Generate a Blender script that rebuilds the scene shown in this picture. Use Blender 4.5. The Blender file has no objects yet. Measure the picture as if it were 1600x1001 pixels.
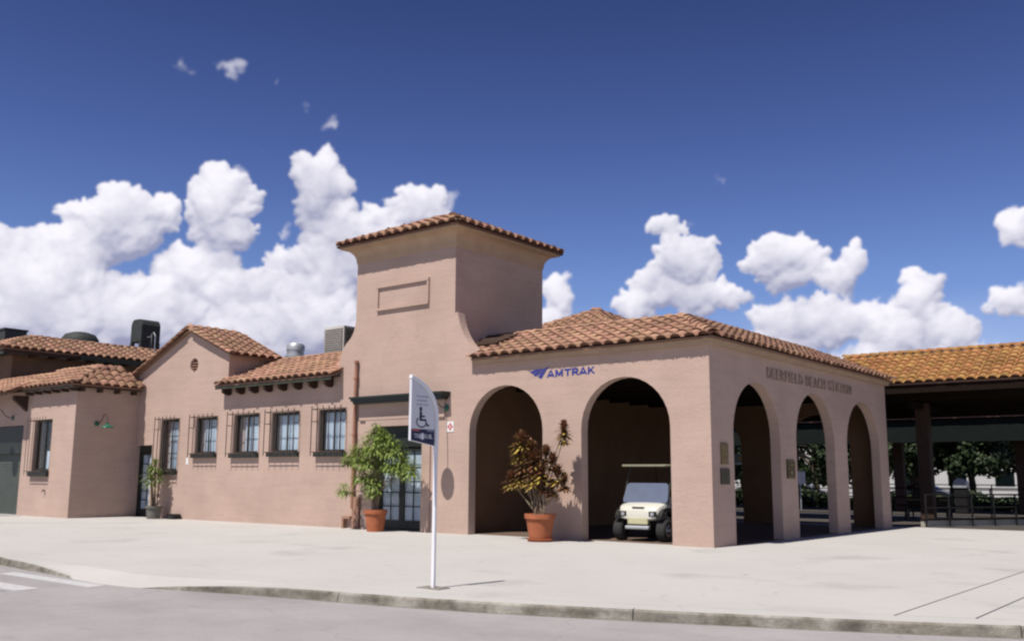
import bpy, math, random
import numpy as np
from mathutils import Vector, Matrix
from mathutils.geometry import tessellate_polygon
R = math.radians
random.seed(7)
SC = bpy.context.scene
COL = SC.collection

# ------------------------------------------------------------------ camera, light, exposure
CAM = Vector((10.68, -21.01, 1.6))
def basis(p, r, y):
    cp, sp, cr, sr = math.cos(p), math.sin(p), math.cos(r), math.sin(r)
    f = np.array([0, cp, sp]); u = np.array([0, -sp, cp]); rt = np.array([1., 0, 0])
    M = np.stack([rt*cr+u*sr, -(-rt*sr+u*cr), f])
    c, s = math.cos(y), math.sin(y)
    return M @ np.array([[c, -s, 0], [s, c, 0], [0, 0, 1.]])
B = basis(R(9.3036), R(0.31216), R(-38.6416))
cam = bpy.data.cameras.new('camera'); co = bpy.data.objects.new('camera', cam); COL.objects.link(co)
m4 = Matrix(((B[0][0], -B[1][0], -B[2][0], CAM.x), (B[0][1], -B[1][1], -B[2][1], CAM.y), (B[0][2], -B[1][2], -B[2][2], CAM.z), (0, 0, 0, 1)))
co.matrix_world = m4
cam.sensor_width = 36; cam.lens = 1498.06/1600*36; cam.clip_start = .1; cam.clip_end = 3000
SC.camera = co
SUN_EL, SUN_AZ = R(60.5), R(184.5)        # azimuth clockwise from +Y: behind the camera's left shoulder
sd = Vector((math.sin(SUN_AZ)*math.cos(SUN_EL), math.cos(SUN_AZ)*math.cos(SUN_EL), math.sin(SUN_EL)))
sl = bpy.data.lights.new('sun', 'SUN'); sl.energy = 5.0; sl.angle = R(.55); sl.color = (1, .95, .875)
so = bpy.data.objects.new('sun', sl); COL.objects.link(so)
so.rotation_euler = (-sd).to_track_quat('-Z', 'Y').to_euler(); so.location = (0, -20, 40)
SC.view_settings.view_transform = 'Standard'; SC.view_settings.look = 'None'
SC.view_settings.exposure = .25; SC.view_settings.gamma = 1
SC.cycles.filter_width = 2.3
SC.cycles.max_bounces = 8; SC.cycles.diffuse_bounces = 4; SC.cycles.transparent_max_bounces = 16

# ---- clouds: direction map (azimuth from +Y, elevation) computed with numpy
BLOBS = [(-66.6,10.1,2.77,2.70),(-64.8,11.0,2.53,2.06),(-63.9,14.2,1.02,0.89),(-61.3,14.2,2.73,2.03),(-62.7,13.1,1.95,1.39),(-65.2,8.6,4.79,3.42),(-60.7,8.9,5.11,2.48),(-63.9,11.8,2.24,1.73),(-67.0,11.5,1.51,1.35),(-56.1,15.7,2.18,1.97),(-55.9,14.3,1.94,1.52),(-55.1,17.3,0.77,0.58),(-57.8,11.2,2.25,1.62),(-56.4,11.9,1.75,1.27),(-54.2,10.4,3.61,1.84),(-60.4,10.5,1.17,1.00),(-50.8,8.7,4.08,2.99),(-53.7,8.2,5.10,2.22),(-50.3,17.1,1.83,1.76),(-50.4,15.8,1.65,1.84),(-49.0,14.0,2.04,2.23),(-50.0,11.7,2.22,2.80),(-52.5,12.5,0.80,0.89),(-52.3,14.2,0.33,0.66),(-46.5,14.9,1.50,1.05),(-44.4,16.1,1.89,1.23),(-43.0,16.1,1.06,0.83),(-45.4,15.7,1.13,0.82),(-47.6,12.9,2.25,2.25),(-55.8,23.1,1.17,0.59),(-58.3,22.4,0.81,0.27),(-53.3,22.4,0.39,0.28),(-49.8,20.5,0.47,0.36),(-51.8,21.0,0.50,0.25),(-54.3,19.9,0.32,0.21),(-53.7,18.3,0.32,0.22),(-36.0,10.8,1.14,1.45),(-36.3,9.3,1.53,0.96),(-29.1,14.7,1.40,0.82),(-27.8,14.8,0.66,0.33),(-28.2,12.7,2.06,1.57),(-30.3,11.4,1.57,1.21),(-30.9,10.2,1.68,1.06),(-27.9,10.7,2.92,1.20),(-22.6,12.7,2.31,1.39),(-22.3,11.4,2.10,0.95),(-20.8,12.2,1.04,1.09),(-18.7,12.2,0.91,1.00),(-19.5,11.1,1.36,1.16),(-25.8,10.3,1.63,0.60),(-15.2,9.8,1.60,1.48),(-13.8,8.2,1.81,1.22),(-16.6,8.2,2.59,1.49),(-20.0,8.8,4.35,1.31),(-22.4,8.9,2.44,1.40),(-23.6,7.6,3.16,1.11),(-16.7,6.6,6.27,1.06),(-10.2,13.4,0.89,1.27),(-10.7,9.4,1.31,0.85),(-25.8,17.6,0.43,0.26),(-26.5,15.5,0.33,0.18)]
def cloud_maps():
    rs = np.random.RandomState(3)
    A0, A1, E0, E1, D = -180., 180., 0., 30., .075
    W, Hh = int((A1-A0)/D), int((E1-E0)/D)
    blobs = list(BLOBS)
    for k in range(70):                     # the same kind of fair-weather cumulus all the way round
        a = rs.uniform(-180, 180)
        if -74 < a < -4: continue
        e = rs.uniform(5, 10); r = rs.uniform(2, 5)
        blobs.append((a, e, r*1.3, r*.55))
        for q in range(3): blobs.append((a+rs.uniform(-r, r), e+rs.uniform(.5, 2.4), r*.5, r*.4))
    hgt = np.zeros((Hh, W), np.float32)
    small = np.zeros((Hh, W), np.float32)
    def stamp(a, e, rx, ry, lift, tgt):
        x0, x1 = int((a-rx-A0)/D), int((a+rx-A0)/D)+2
        y0, y1 = int((e-ry-E0)/D), int((e+ry-E0)/D)+2
        x0, x1, y0, y1 = max(x0, 0), min(x1, W), max(y0, 0), min(y1, Hh)
        if x1 <= x0 or y1 <= y0: return
        xs = (np.arange(x0, x1)*D+A0-a)/rx; ys = (np.arange(y0, y1)*D+E0-e)/ry
        h = 1-(xs[None]**2+ys[:, None]**2)
        h = np.sqrt(np.clip(h, 0, None))*min(rx, ry)
        h = np.where(h > 0, h+lift, 0)
        tgt[y0:y1, x0:x1] = np.maximum(tgt[y0:y1, x0:x1], h)
    for a, e, rx, ry in blobs:
        wisp = max(rx, ry) < 1.25 and e > 14.5
        stamp(a, e, rx*.86, ry*.86, 0, small if wisp else hgt)
        if wisp:
            for k in range(10):
                t = rs.uniform(0, 6.283); q = rs.uniform(.3, 1)
                stamp(a+math.cos(t)*rx*q, e+math.sin(t)*ry*q, rx*.3, ry*.3, 0, small)
            continue
        n = int(26+rx*ry*16)
        for k in range(n):
            t = rs.uniform(0, 6.283); q = math.sqrt(rs.uniform(0.05, 1.0))*.93
            s = rs.uniform(.10, .30)*min(rx, ry)*(1.15-.45*q)
            lift = .55*min(rx, ry)*math.sqrt(max(0, 1-q*q))+.02
            stamp(a+math.cos(t)*rx*q, e+math.sin(t)*ry*q, s*1.15, s, lift, hgt)
            if rs.rand() < .8:
                for j in range(3):
                    t2 = rs.uniform(0, 6.283)
                    stamp(a+math.cos(t)*rx*q+math.cos(t2)*s, e+math.sin(t)*ry*q+math.sin(t2)*s*.8, s*.42, s*.36, lift, hgt)
    def blur(z, r):
        k = np.exp(-np.linspace(-2, 2, 2*r+1)**2); k /= k.sum()
        o = np.zeros_like(z)
        for i, w in enumerate(k): o += w*np.roll(z, i-r, 1)
        p = np.zeros_like(z); zp = np.pad(o, ((r, r), (0, 0)), 'edge')
        for i, w in enumerate(k): p += w*zp[i:i+z.shape[0]]
        return p
    def vnoise(sx, sy):
        gw, gh = int(360/sx), int(30/sy)+3
        g = rs.rand(gh, gw).astype(np.float32)
        x = np.linspace(0, gw, W, endpoint=False); y = np.linspace(0, gh-1.01, Hh)
        xi, yi = x.astype(int), y.astype(int); fx, fy = x-xi, y-yi
        fx = fx*fx*(3-2*fx); fy = (fy*fy*(3-2*fy))[:, None]
        a, b = g[yi][:, xi % gw], g[yi][:, (xi+1) % gw]; c, d = g[yi+1][:, xi % gw], g[yi+1][:, (xi+1) % gw]
        return (a*(1-fx)+b*fx)*(1-fy)+(c*(1-fx)+d*fx)*fy-.5
    def fbm(s): return vnoise(s, s)+.5*vnoise(s/2, s/2)+.28*vnoise(s/4, s/4)+.16*vnoise(s/8, s/8)
    yy, xx = np.mgrid[0:Hh, 0:W]
    def warp(z, amp, s):
        dx = (fbm(s)*amp/D).astype(int); dy = (fbm(s)*amp/D).astype(int)
        return z[np.clip(yy+dy, 0, Hh-1), (xx+dx) % W]
    hgt = warp(warp(hgt, .9, 1.6), .35, .5); small = warp(warp(small, .9, 1.2), .5, .4)
    hs = blur(hgt, 2); n1 = 1.3*fbm(1.1)+.8*fbm(.36)
    soft = .15+.55*np.clip(fbm(5.)+.25, 0, 1)+.5*np.clip(blur(np.roll(hgt, -30, 0), 10)-hs, 0, 1); alpha = np.clip((hs+.20*n1*np.clip(hs*8, 0, 1)-.04)/soft, 0, 1)
    alpha = np.maximum(blur(alpha, 1), np.clip((blur(small, 3)+.3*fbm(.7)-.08)/.7, 0, .6)*np.clip(blur(small, 3)*6, 0, 1))
    elq = (np.arange(Hh)*D+E0)[:, None]; veil = np.clip((10.5-elq)/10, 0, 1)*(.42+.35*np.clip(fbm(6.)+.25, 0, 1)); alpha = 1-(1-alpha)*(1-np.clip(veil, 0, .75))
    # relief lit from above by the high sun behind the viewer
    sh = np.zeros_like(hs)
    for r, w in ((2, .30), (6, .35), (14, .35)):
        z = blur(hgt, r); gy = np.gradient(z, axis=0)/D; gx = np.gradient(z, axis=1)/D
        nz = 1/np.sqrt(1+gx*gx*.7+gy*gy*.7)
        sh += w*np.clip((-gy*.55*.84+gx*.12*.84+.62)*nz, 0, 1.15)
    el = (np.arange(Hh)*D+E0)[:, None]
    thick = np.clip(blur(hgt, 20)/1.5, 0, 1)
    below = np.clip((blur(np.roll(hgt, -24, 0), 10)-blur(hgt, 10)+.15)/1.1, 0, 1)
    sh = .86+.62*(sh-.57)+.13*fbm(2.6)+.10*fbm(.7)-.26*below-.16*thick*np.clip(.5-fbm(3.4), 0, 1)
    sh = np.clip(sh, .45, 1.0)
    # pack an equirectangular image (upper half only carries data)
    IW, IH = 4800, 2400
    img = np.zeros((IH, IW, 4), np.float32); img[..., 3] = 1
    rows = np.arange(int(IH/2), int(IH/2+30/180*IH)); elv = (rows+.5)/IH*180-90
    az = 90-(-((np.arange(IW)+.5)/IW-.5)*360)       # u=-atan2(y,x)/2pi+.5 ; az clockwise from +Y = 90-theta
    az = (az+180) % 360-180
    xi = ((az-A0)/D) % W; yi = np.clip(elv/D, 0, Hh-1.01)
    x0, y0 = xi.astype(int) % W, yi.astype(int); fx, fy = xi-xi.astype(int), (yi-y0)[:, None]
    x1 = (x0+1) % W
    for c, src in ((0, alpha), (1, sh)):
        a, b = src[y0][:, x0], src[y0][:, x1]; c2, d = src[y0+1][:, x0], src[y0+1][:, x1]
        img[rows, :, c] = (a*(1-fx)+b*fx)*(1-fy)+(c2*(1-fx)+d*fx)*fy
    im = bpy.data.images.new('cloud_map', IW, IH, alpha=False, float_buffer=True)
    im.colorspace_settings.name = 'Non-Color'
    im.pixels.foreach_set(img.ravel()); im.update(); im.pack()
    return im

world = bpy.data.worlds.new('World'); SC.world = world; world.use_nodes = True
nt = world.node_tree; N = nt.nodes; Lk = nt.links; N.clear()
wo = N.new('ShaderNodeOutputWorld'); bg = N.new('ShaderNodeBackground'); bg.inputs['Strength'].default_value = .05
sky = N.new('ShaderNodeTexSky'); sky.sky_type = 'NISHITA'; sky.sun_disc = False
sky.sun_elevation = SUN_EL; sky.sun_rotation = SUN_AZ; sky.air_density = 1.0; sky.dust_density = .0; sky.ozone_density = 3; sky.altitude = 1500
tcw = N.new('ShaderNodeTexCoord'); sx = N.new('ShaderNodeSeparateXYZ'); Lk.new(tcw.outputs['Generated'], sx.inputs[0])
grd = N.new('ShaderNodeValToRGB'); grd.color_ramp.elements[0].position = 0.0; grd.color_ramp.elements[0].color = (1.62, 1.60, 1.92, 1)
grd.color_ramp.elements[1].position = .75; grd.color_ramp.elements[1].color = (.48, .48, .80, 1)
for p_, c_ in ((.20, (1.42, 1.44, 1.90, 1)), (.33, (1.00, 1.00, 1.55, 1)), (.48, (.64, .66, 1.08, 1))):
    e = grd.color_ramp.elements.new(p_); e.color = c_
Lk.new(sx.outputs[2], grd.inputs[0])
mul = N.new('ShaderNodeMixRGB'); mul.blend_type = 'MULTIPLY'; mul.inputs[0].default_value = 1
Lk.new(sky.outputs[0], mul.inputs[1]); Lk.new(grd.outputs[0], mul.inputs[2])
env = N.new('ShaderNodeTexEnvironment'); env.image = cloud_maps(); env.interpolation = 'Linear'; Lk.new(tcw.outputs['Generated'], env.inputs[0])
sep = N.new('ShaderNodeSeparateColor'); Lk.new(env.outputs[0], sep.inputs[0])
cr = N.new('ShaderNodeValToRGB'); cr.color_ramp.elements[0].position = .45; cr.color_ramp.elements[0].color = (5.4, 5.7, 8.4, 1)
cr.color_ramp.elements[1].position = 1.0; cr.color_ramp.elements[1].color = (16.4, 16.0, 17.2, 1)
Lk.new(sep.outputs[1], cr.inputs[0])
mx = N.new('ShaderNodeMixRGB'); Lk.new(sep.outputs[0], mx.inputs[0]); Lk.new(mul.outputs[0], mx.inputs[1]); Lk.new(cr.outputs[0], mx.inputs[2])
Lk.new(mx.outputs[0], bg.inputs[0]); Lk.new(bg.outputs[0], wo.inputs[0])

# ------------------------------------------------------------------ materials
MATS = {}
def mat(name, c, c2=None, rough=.85, scale=3., bump=0., bscale=40., spec=.3, metal=0., var=.0, streak=False, coat=0.):
    m = bpy.data.materials.new(name); m.use_nodes = True; n = m.node_tree.nodes; l = m.node_tree.links
    b = n['Principled BSDF']; b.inputs['Roughness'].default_value = rough; b.inputs['Metallic'].default_value = metal
    b.inputs['Specular IOR Level'].default_value = spec
    if coat: b.inputs['Coat Weight'].default_value = coat
    g = n.new('ShaderNodeNewGeometry')
    c2 = c2 or tuple(x*.82 for x in c)
    no = n.new('ShaderNodeTexNoise'); no.inputs['Scale'].default_value = scale; no.inputs['Detail'].default_value = 7; no.inputs['Roughness'].default_value = .62
    if streak:
        mp = n.new('ShaderNodeMapping'); mp.inputs['Scale'].default_value = (1, 1, .22); l.new(g.outputs['Position'], mp.inputs[0]); l.new(mp.outputs[0], no.inputs['Vector'])
    else: l.new(g.outputs['Position'], no.inputs['Vector'])
    r = n.new('ShaderNodeValToRGB'); r.color_ramp.elements[0].position = .35; r.color_ramp.elements[1].position = .68
    r.color_ramp.elements[0].color = (*c2, 1); r.color_ramp.elements[1].color = (*c, 1)
    l.new(no.outputs['Fac'], r.inputs[0]); out = r.outputs[0]
    if var:
        oi = n.new('ShaderNodeObjectInfo'); ad = n.new('ShaderNodeMath'); ad.operation = 'ADD'; fr = n.new('ShaderNodeMath'); fr.operation = 'FRACT'
        l.new(oi.outputs['Random'], ad.inputs[0]); l.new(g.outputs['Random Per Island'], ad.inputs[1]); l.new(ad.outputs[0], fr.inputs[0])
        h = n.new('ShaderNodeHueSaturation'); mr = n.new('ShaderNodeMapRange'); mr.inputs[3].default_value = 1-var; mr.inputs[4].default_value = 1+var*.8
        l.new(fr.outputs[0], mr.inputs[0]); l.new(mr.outputs[0], h.inputs['Value'])
        m2 = n.new('ShaderNodeMath'); m2.operation = 'MULTIPLY'; m2.inputs[1].default_value = 7.31; f2 = n.new('ShaderNodeMath'); f2.operation = 'FRACT'
        l.new(fr.outputs[0], m2.inputs[0]); l.new(m2.outputs[0], f2.inputs[0])
        mh = n.new('ShaderNodeMapRange'); mh.inputs[3].default_value = .488; mh.inputs[4].default_value = .512; l.new(f2.outputs[0], mh.inputs[0]); l.new(mh.outputs[0], h.inputs['Hue'])
        l.new(out, h.inputs['Color']); out = h.outputs[0]
    l.new(out, b.inputs['Base Color'])
    if bump:
        nb = n.new('ShaderNodeTexNoise'); nb.inputs['Scale'].default_value = bscale; nb.inputs['Detail'].default_value = 4
        l.new(g.outputs['Position'], nb.inputs['Vector'])
        bp = n.new('ShaderNodeBump'); bp.inputs['Strength'].default_value = bump; bp.inputs['Distance'].default_value = .02
        l.new(nb.outputs['Fac'], bp.inputs['Height']); l.new(bp.outputs[0], b.inputs['Normal'])
    MATS[name] = m; return m
STUC = mat('stucco_pink', (.46, .338, .282), (.43, .312, .258), .93, .9, .45, 16, .15)
def stucco_marks(m, amt=.10):
    n = m.node_tree.nodes; l = m.node_tree.links; b = n['Principled BSDF']; src = b.inputs['Base Color'].links[0].from_socket
    g = n.new('ShaderNodeNewGeometry'); x = src
    for sc_, (mx_, my_, mz_), lo, hi, a in ((1.0, (.7, .7, 7.), .42, .75, amt), (.55, (1, 1, 1), .35, .8, amt*1.5), (7., (1, 1, 1.6), .45, .8, amt*.7)):
        mp = n.new('ShaderNodeMapping'); mp.inputs['Scale'].default_value = (mx_, my_, mz_); l.new(g.outputs['Position'], mp.inputs[0])
        t = n.new('ShaderNodeTexNoise'); t.inputs['Scale'].default_value = sc_; t.inputs['Detail'].default_value = 6; l.new(mp.outputs[0], t.inputs['Vector'])
        r = n.new('ShaderNodeMapRange'); r.inputs[1].default_value = lo; r.inputs[2].default_value = hi; r.inputs[3].default_value = 1+a*.3; r.inputs[4].default_value = 1-a; l.new(t.outputs['Fac'], r.inputs[0])
        v = n.new('ShaderNodeVectorMath'); v.operation = 'SCALE'; l.new(x, v.inputs[0]); l.new(r.outputs[0], v.inputs['Scale']); x = v.outputs[0]
    l.new(x, b.inputs['Base Color'])
stucco_marks(STUC, .06)
STUCI = mat('stucco_porch_shaded', (.17, .10, .06), (.14, .08, .048), .95, 1.2, .2, 22, .1)  # stucco darkened, the porch shade is put into its colour
TAN = mat('cornice_tan', (.44, .32, .22), (.38, .27, .19), .9, 2, .2, 25, .15)
TILE = mat('terracotta_roof_tile', (.385, .225, .152), (.31, .178, .12), .88, 3.5, .3, 60, .15, var=.22)
TILEO = mat('ochre_roof_tile', (.36, .185, .072), (.30, .15, .058), .88, 3.5, .3, 60, .15, var=.22)
PAN = mat('roof_pan', (.24, .14, .095), (.19, .11, .075), .9, 3, .2)
stucco_marks(TILE, .16); stucco_marks(TILEO, .14)
MORT = mat('eave_mortar', (.17, .08, .055), (.12, .06, .04), .95, 6, .3)
DKGREEN = mat('dark_green_paint', (.022, .028, .024), (.017, .021, .018), .5, 4, .1, spec=.4)
FASCIA = mat('green_fascia', (.045, .05, .032), (.035, .036, .025), .6, 4)
IRON = mat('wrought_iron', (.075, .045, .035), None, .6, 4, spec=.4)
WOODD = mat('dark_stained_wood', (.055, .030, .020), (.036, .02, .014), .7, 6, .2)
DARKWOOD = mat('dark_canopy_timber', (.016, .010, .007), (.011, .007, .005), .9, 6, .2, spec=.08)
GREENBEAM = mat('dark_green_steel', (.009, .013, .011), (.007, .010, .009), .8, 3, spec=.1)
CONC = mat('bleached_concrete', (.455, .44, .42), (.425, .41, .392), .9, .35, .12, 60, .15)
KERB = mat('weathered_kerb_concrete', (.34, .32, .285), (.15, .135, .105), .95, 1.6, .5, 30, .1)
ROAD = mat('faded_asphalt', (.35, .33, .33), (.32, .30, .30), .95, .8, .35, 120, .1)
WPAINT = mat('road_paint_white', (.50, .49, .50), (.40, .39, .39), .8, 9)
EARTH = mat('distant_ground', (.16, .15, .11), (.11, .11, .08), .95, .2)
BALL = mat('track_ballast', (.10, .085, .07), (.06, .05, .042), .95, 9, .8, 30)
STEEL = mat('rail_steel', (.22, .19, .17), None, .4, 5, metal=.8)
def marks(m, kinds):
    n = m.node_tree.nodes; l = m.node_tree.links; b = n['Principled BSDF']; x = b.inputs['Base Color'].links[0].from_socket; g = n.new('ShaderNodeNewGeometry')
    for kind, sc_, mp_, lo, hi, a in kinds:
        mp = n.new('ShaderNodeMapping'); mp.inputs['Scale'].default_value = mp_; l.new(g.outputs['Position'], mp.inputs[0])
        if kind == 'spot': t = n.new('ShaderNodeTexVoronoi'); o = 'Distance'
        elif kind == 'crack': t = n.new('ShaderNodeTexVoronoi'); t.feature = 'DISTANCE_TO_EDGE'; o = 'Distance'
        else: t = n.new('ShaderNodeTexNoise'); t.inputs['Detail'].default_value = 8; o = 'Fac'
        t.inputs['Scale'].default_value = sc_; src = mp.outputs[0]
        if kind != 'noise':
            dn = n.new('ShaderNodeTexNoise'); dn.inputs['Scale'].default_value = 1.7; dn.inputs['Detail'].default_value = 6; l.new(src, dn.inputs['Vector']); va = n.new('ShaderNodeVectorMath'); va.operation = 'MULTIPLY_ADD'; va.inputs[1].default_value = (.9, .9, .9); l.new(dn.outputs['Color'], va.inputs[0]); l.new(src, va.inputs[2]); src = va.outputs[0]
        l.new(src, t.inputs['Vector'])
        r = n.new('ShaderNodeMapRange'); r.inputs[1].default_value = lo; r.inputs[2].default_value = hi
        r.inputs[3].default_value = (1-a) if kind != 'noise' else 1; r.inputs[4].default_value = 1 if kind != 'noise' else 1-a
        l.new(t.outputs[o], r.inputs[0]); v = n.new('ShaderNodeVectorMath'); v.operation = 'SCALE'; l.new(x, v.inputs[0]); l.new(r.outputs[0], v.inputs['Scale']); x = v.outputs[0]
    l.new(x, b.inputs['Base Color'])
marks(CONC, [('spot', .9, (1, 1, 1), .03, .05, .28), ('noise', .42, (1, 1, 1), .58, .72, .20), ('noise', 1.4, (1, 2.2, 1), .62, .74, .14), ('crack', .14, (1, 1, 1), .0, .004, .10), ('noise', 45, (1, 1, 1), .4, .7, .07)])
marks(ROAD, [('noise', .3, (1, 1.6, 1), .5, .72, .13), ('noise', 1.8, (1, 3, 1), .6, .75, .12), ('crack', .2, (1, 1, 1), .0, .005, .14), ('spot', .7, (1, 1, 1), .04, .07, .25), ('noise', 60, (1, 1, 1), .35, .75, .16)])
marks(STUC, [('crack', .35, (1, 1, .8), .0, .003, .16), ('noise', .35, (1, 1, 1), .52, .72, .08)])
marks(KERB, [('noise', 2.2, (1, 1, 1), .5, .66, .45), ('noise', 9, (1, 1, 1), .5, .7, .3)])
stucco_marks(CONC, .03); stucco_marks(ROAD, .07); stucco_marks(KERB, .25)
POTT = mat('terracotta_pot', (.42, .135, .06), (.35, .11, .05), .75, 3, .1)
marks(POTT, [('noise', 3, (1, 1, 1.5), .5, .75, .3), ('noise', 14, (1, 1, .6), .55, .75, .15)])
POTG = mat('grey_stone_pot', (.17, .16, .14), (.12, .115, .10), .9, 6, .3)
SOIL = mat('potting_soil', (.035, .025, .018), None, .95, 20, .5)
STEM = mat('grey_stem', (.24, .19, .13), (.16, .125, .085), .9, 15, .3)
BARK = mat('tree_bark', (.10, .075, .055), (.06, .045, .035), .95, 8, .6)
LEAFG = mat('bright_green_leaves', (.23, .30, .06), (.16, .22, .045), .55, 6, var=.35, spec=.4)
LEAFR = mat('rusty_olive_leaves', (.23, .085, .045), (.13, .085, .035), .5, 6, var=.4, spec=.4)
LEAFY = mat('yellow_leaves', (.52, .40, .09), (.38, .25, .06), .5, 6, var=.25, spec=.4)
LEAFP = mat('palm_green_leaves', (.14, .20, .06), (.22, .24, .08), .5, 5, var=.3, spec=.4)
LEAFT = mat('tree_leaves', (.038, .058, .022), (.022, .038, .015), .6, 2, var=.4)
CURT = mat('pale_curtain', (.66, .72, .76), (.55, .61, .66), .9, 3)
ALU = mat('satin_white_metal', (.78, .78, .80), (.74, .74, .77), .35, 3, spec=.5)
PANELG = mat('grey_sign_panel', (.64, .65, .70), (.62, .63, .68), .45, 3, spec=.5)
NAVY = mat('navy_vinyl', (.022, .024, .075), None, .5, 5)
INK = mat('dark_navy_ink', (.03, .03, .06), None, .6, 5)
INKG = mat('grey_ink', (.30, .30, .38), None, .6, 5)
REDV = mat('red_vinyl', (.55, .10, .10), None, .5, 5)
WHITEV = mat('white_vinyl', (.78, .78, .78), None, .5, 5)
BLUEP = mat('painted_blue', (.028, .035, .19), (.035, .045, .23), .6, 9)
BRONZE = mat('aged_bronze_letter', (.35, .265, .20), (.31, .235, .175), .6, 9, metal=.3)
BRPLQ = mat('dark_bronze_plate', (.075, .062, .042), (.05, .045, .035), .5, 9, metal=.3)
BRASS = mat('brass_relief', (.26, .19, .09), (.15, .11, .06), .5, 25, metal=.4)
ACW = mat('ac_beige_metal', (.50, .48, .45), (.44, .42, .39), .5, 3)
ACD = mat('dark_vent_metal', (.045, .05, .048), (.03, .034, .033), .7, 3)
GALV = mat('galvanised_metal', (.48, .50, .52), (.38, .40, .42), .45, 4, metal=.5)
CREAM = mat('cream_cart_body', (.58, .565, .50), (.54, .525, .46), .3, 3, spec=.5, coat=.3)
OLIVE = mat('dull_cream_plastic', (.50, .47, .30), None, .5, 3)
BLACK = mat('black_plastic', (.015, .014, .014), None, .55, 5, spec=.2)
RUBBER = mat('tyre_rubber', (.022, .021, .021), (.03, .029, .028), .85, 20, .3)
RIM = mat('silver_wheel', (.55, .55, .56), None, .3, 5, metal=.7)
PIPE = mat('brown_downpipe', (.36, .18, .12), (.28, .14, .095), .6, 4)
PIPEW = mat('dark_pink_trim', (.34, .19, .135), (.28, .155, .11), .8, 4)
LAMPG = mat('green_enamel', (.02, .12, .075), None, .35, 4, spec=.5)
WHITEB = mat('far_white_wall', (.50, .49, .48), (.45, .44, .43), .9, .5)
CARP = mat('white_car_paint', (.72, .73, .75), None, .25, 2, spec=.5, coat=.4)
ROOFG = mat('flat_roof_gravel', (.24, .22, .20), (.18, .165, .15), .95, 3, .3)
SHUT = mat('grey_green_shutter', (.10, .115, .10), (.08, .092, .08), .5, 4)
def glass(name, tint=(.85, .9, .95), rough=.04, mixf=.0, ior=1.5):
    m = bpy.data.materials.new(name); m.use_nodes = True; n = m.node_tree.nodes; l = m.node_tree.links; n.clear()
    o = n.new('ShaderNodeOutputMaterial'); t = n.new('ShaderNodeBsdfTransparent'); t.inputs[0].default_value = (*tint, 1)
    g = n.new('ShaderNodeBsdfGlossy'); g.inputs['Roughness'].default_value = rough
    lw_ = n.new('ShaderNodeLayerWeight'); lw_.inputs[0].default_value = .5; f = n.new('ShaderNodeMath'); f.operation = 'POWER'; f.inputs[1].default_value = 4; l.new(lw_.outputs['Facing'], f.inputs[0]); a = n.new('ShaderNodeMath'); a.operation = 'ADD'; a.inputs[1].default_value = mixf+.05; a.use_clamp = True
    x = n.new('ShaderNodeMixShader'); l.new(f.outputs[0], a.inputs[0]); l.new(a.outputs[0], x.inputs[0]); l.new(t.outputs[0], x.inputs[1]); l.new(g.outputs[0], x.inputs[2]); l.new(x.outputs[0], o.inputs[0])
    return m
GLASS = glass('window_glass'); WSHIELD = mat('sky_tint_windscreen', (.13, .155, .22), (.11, .13, .19), .14, 3, spec=.6)  # windscreen blue is the sky's reflection painted into its colour

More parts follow.
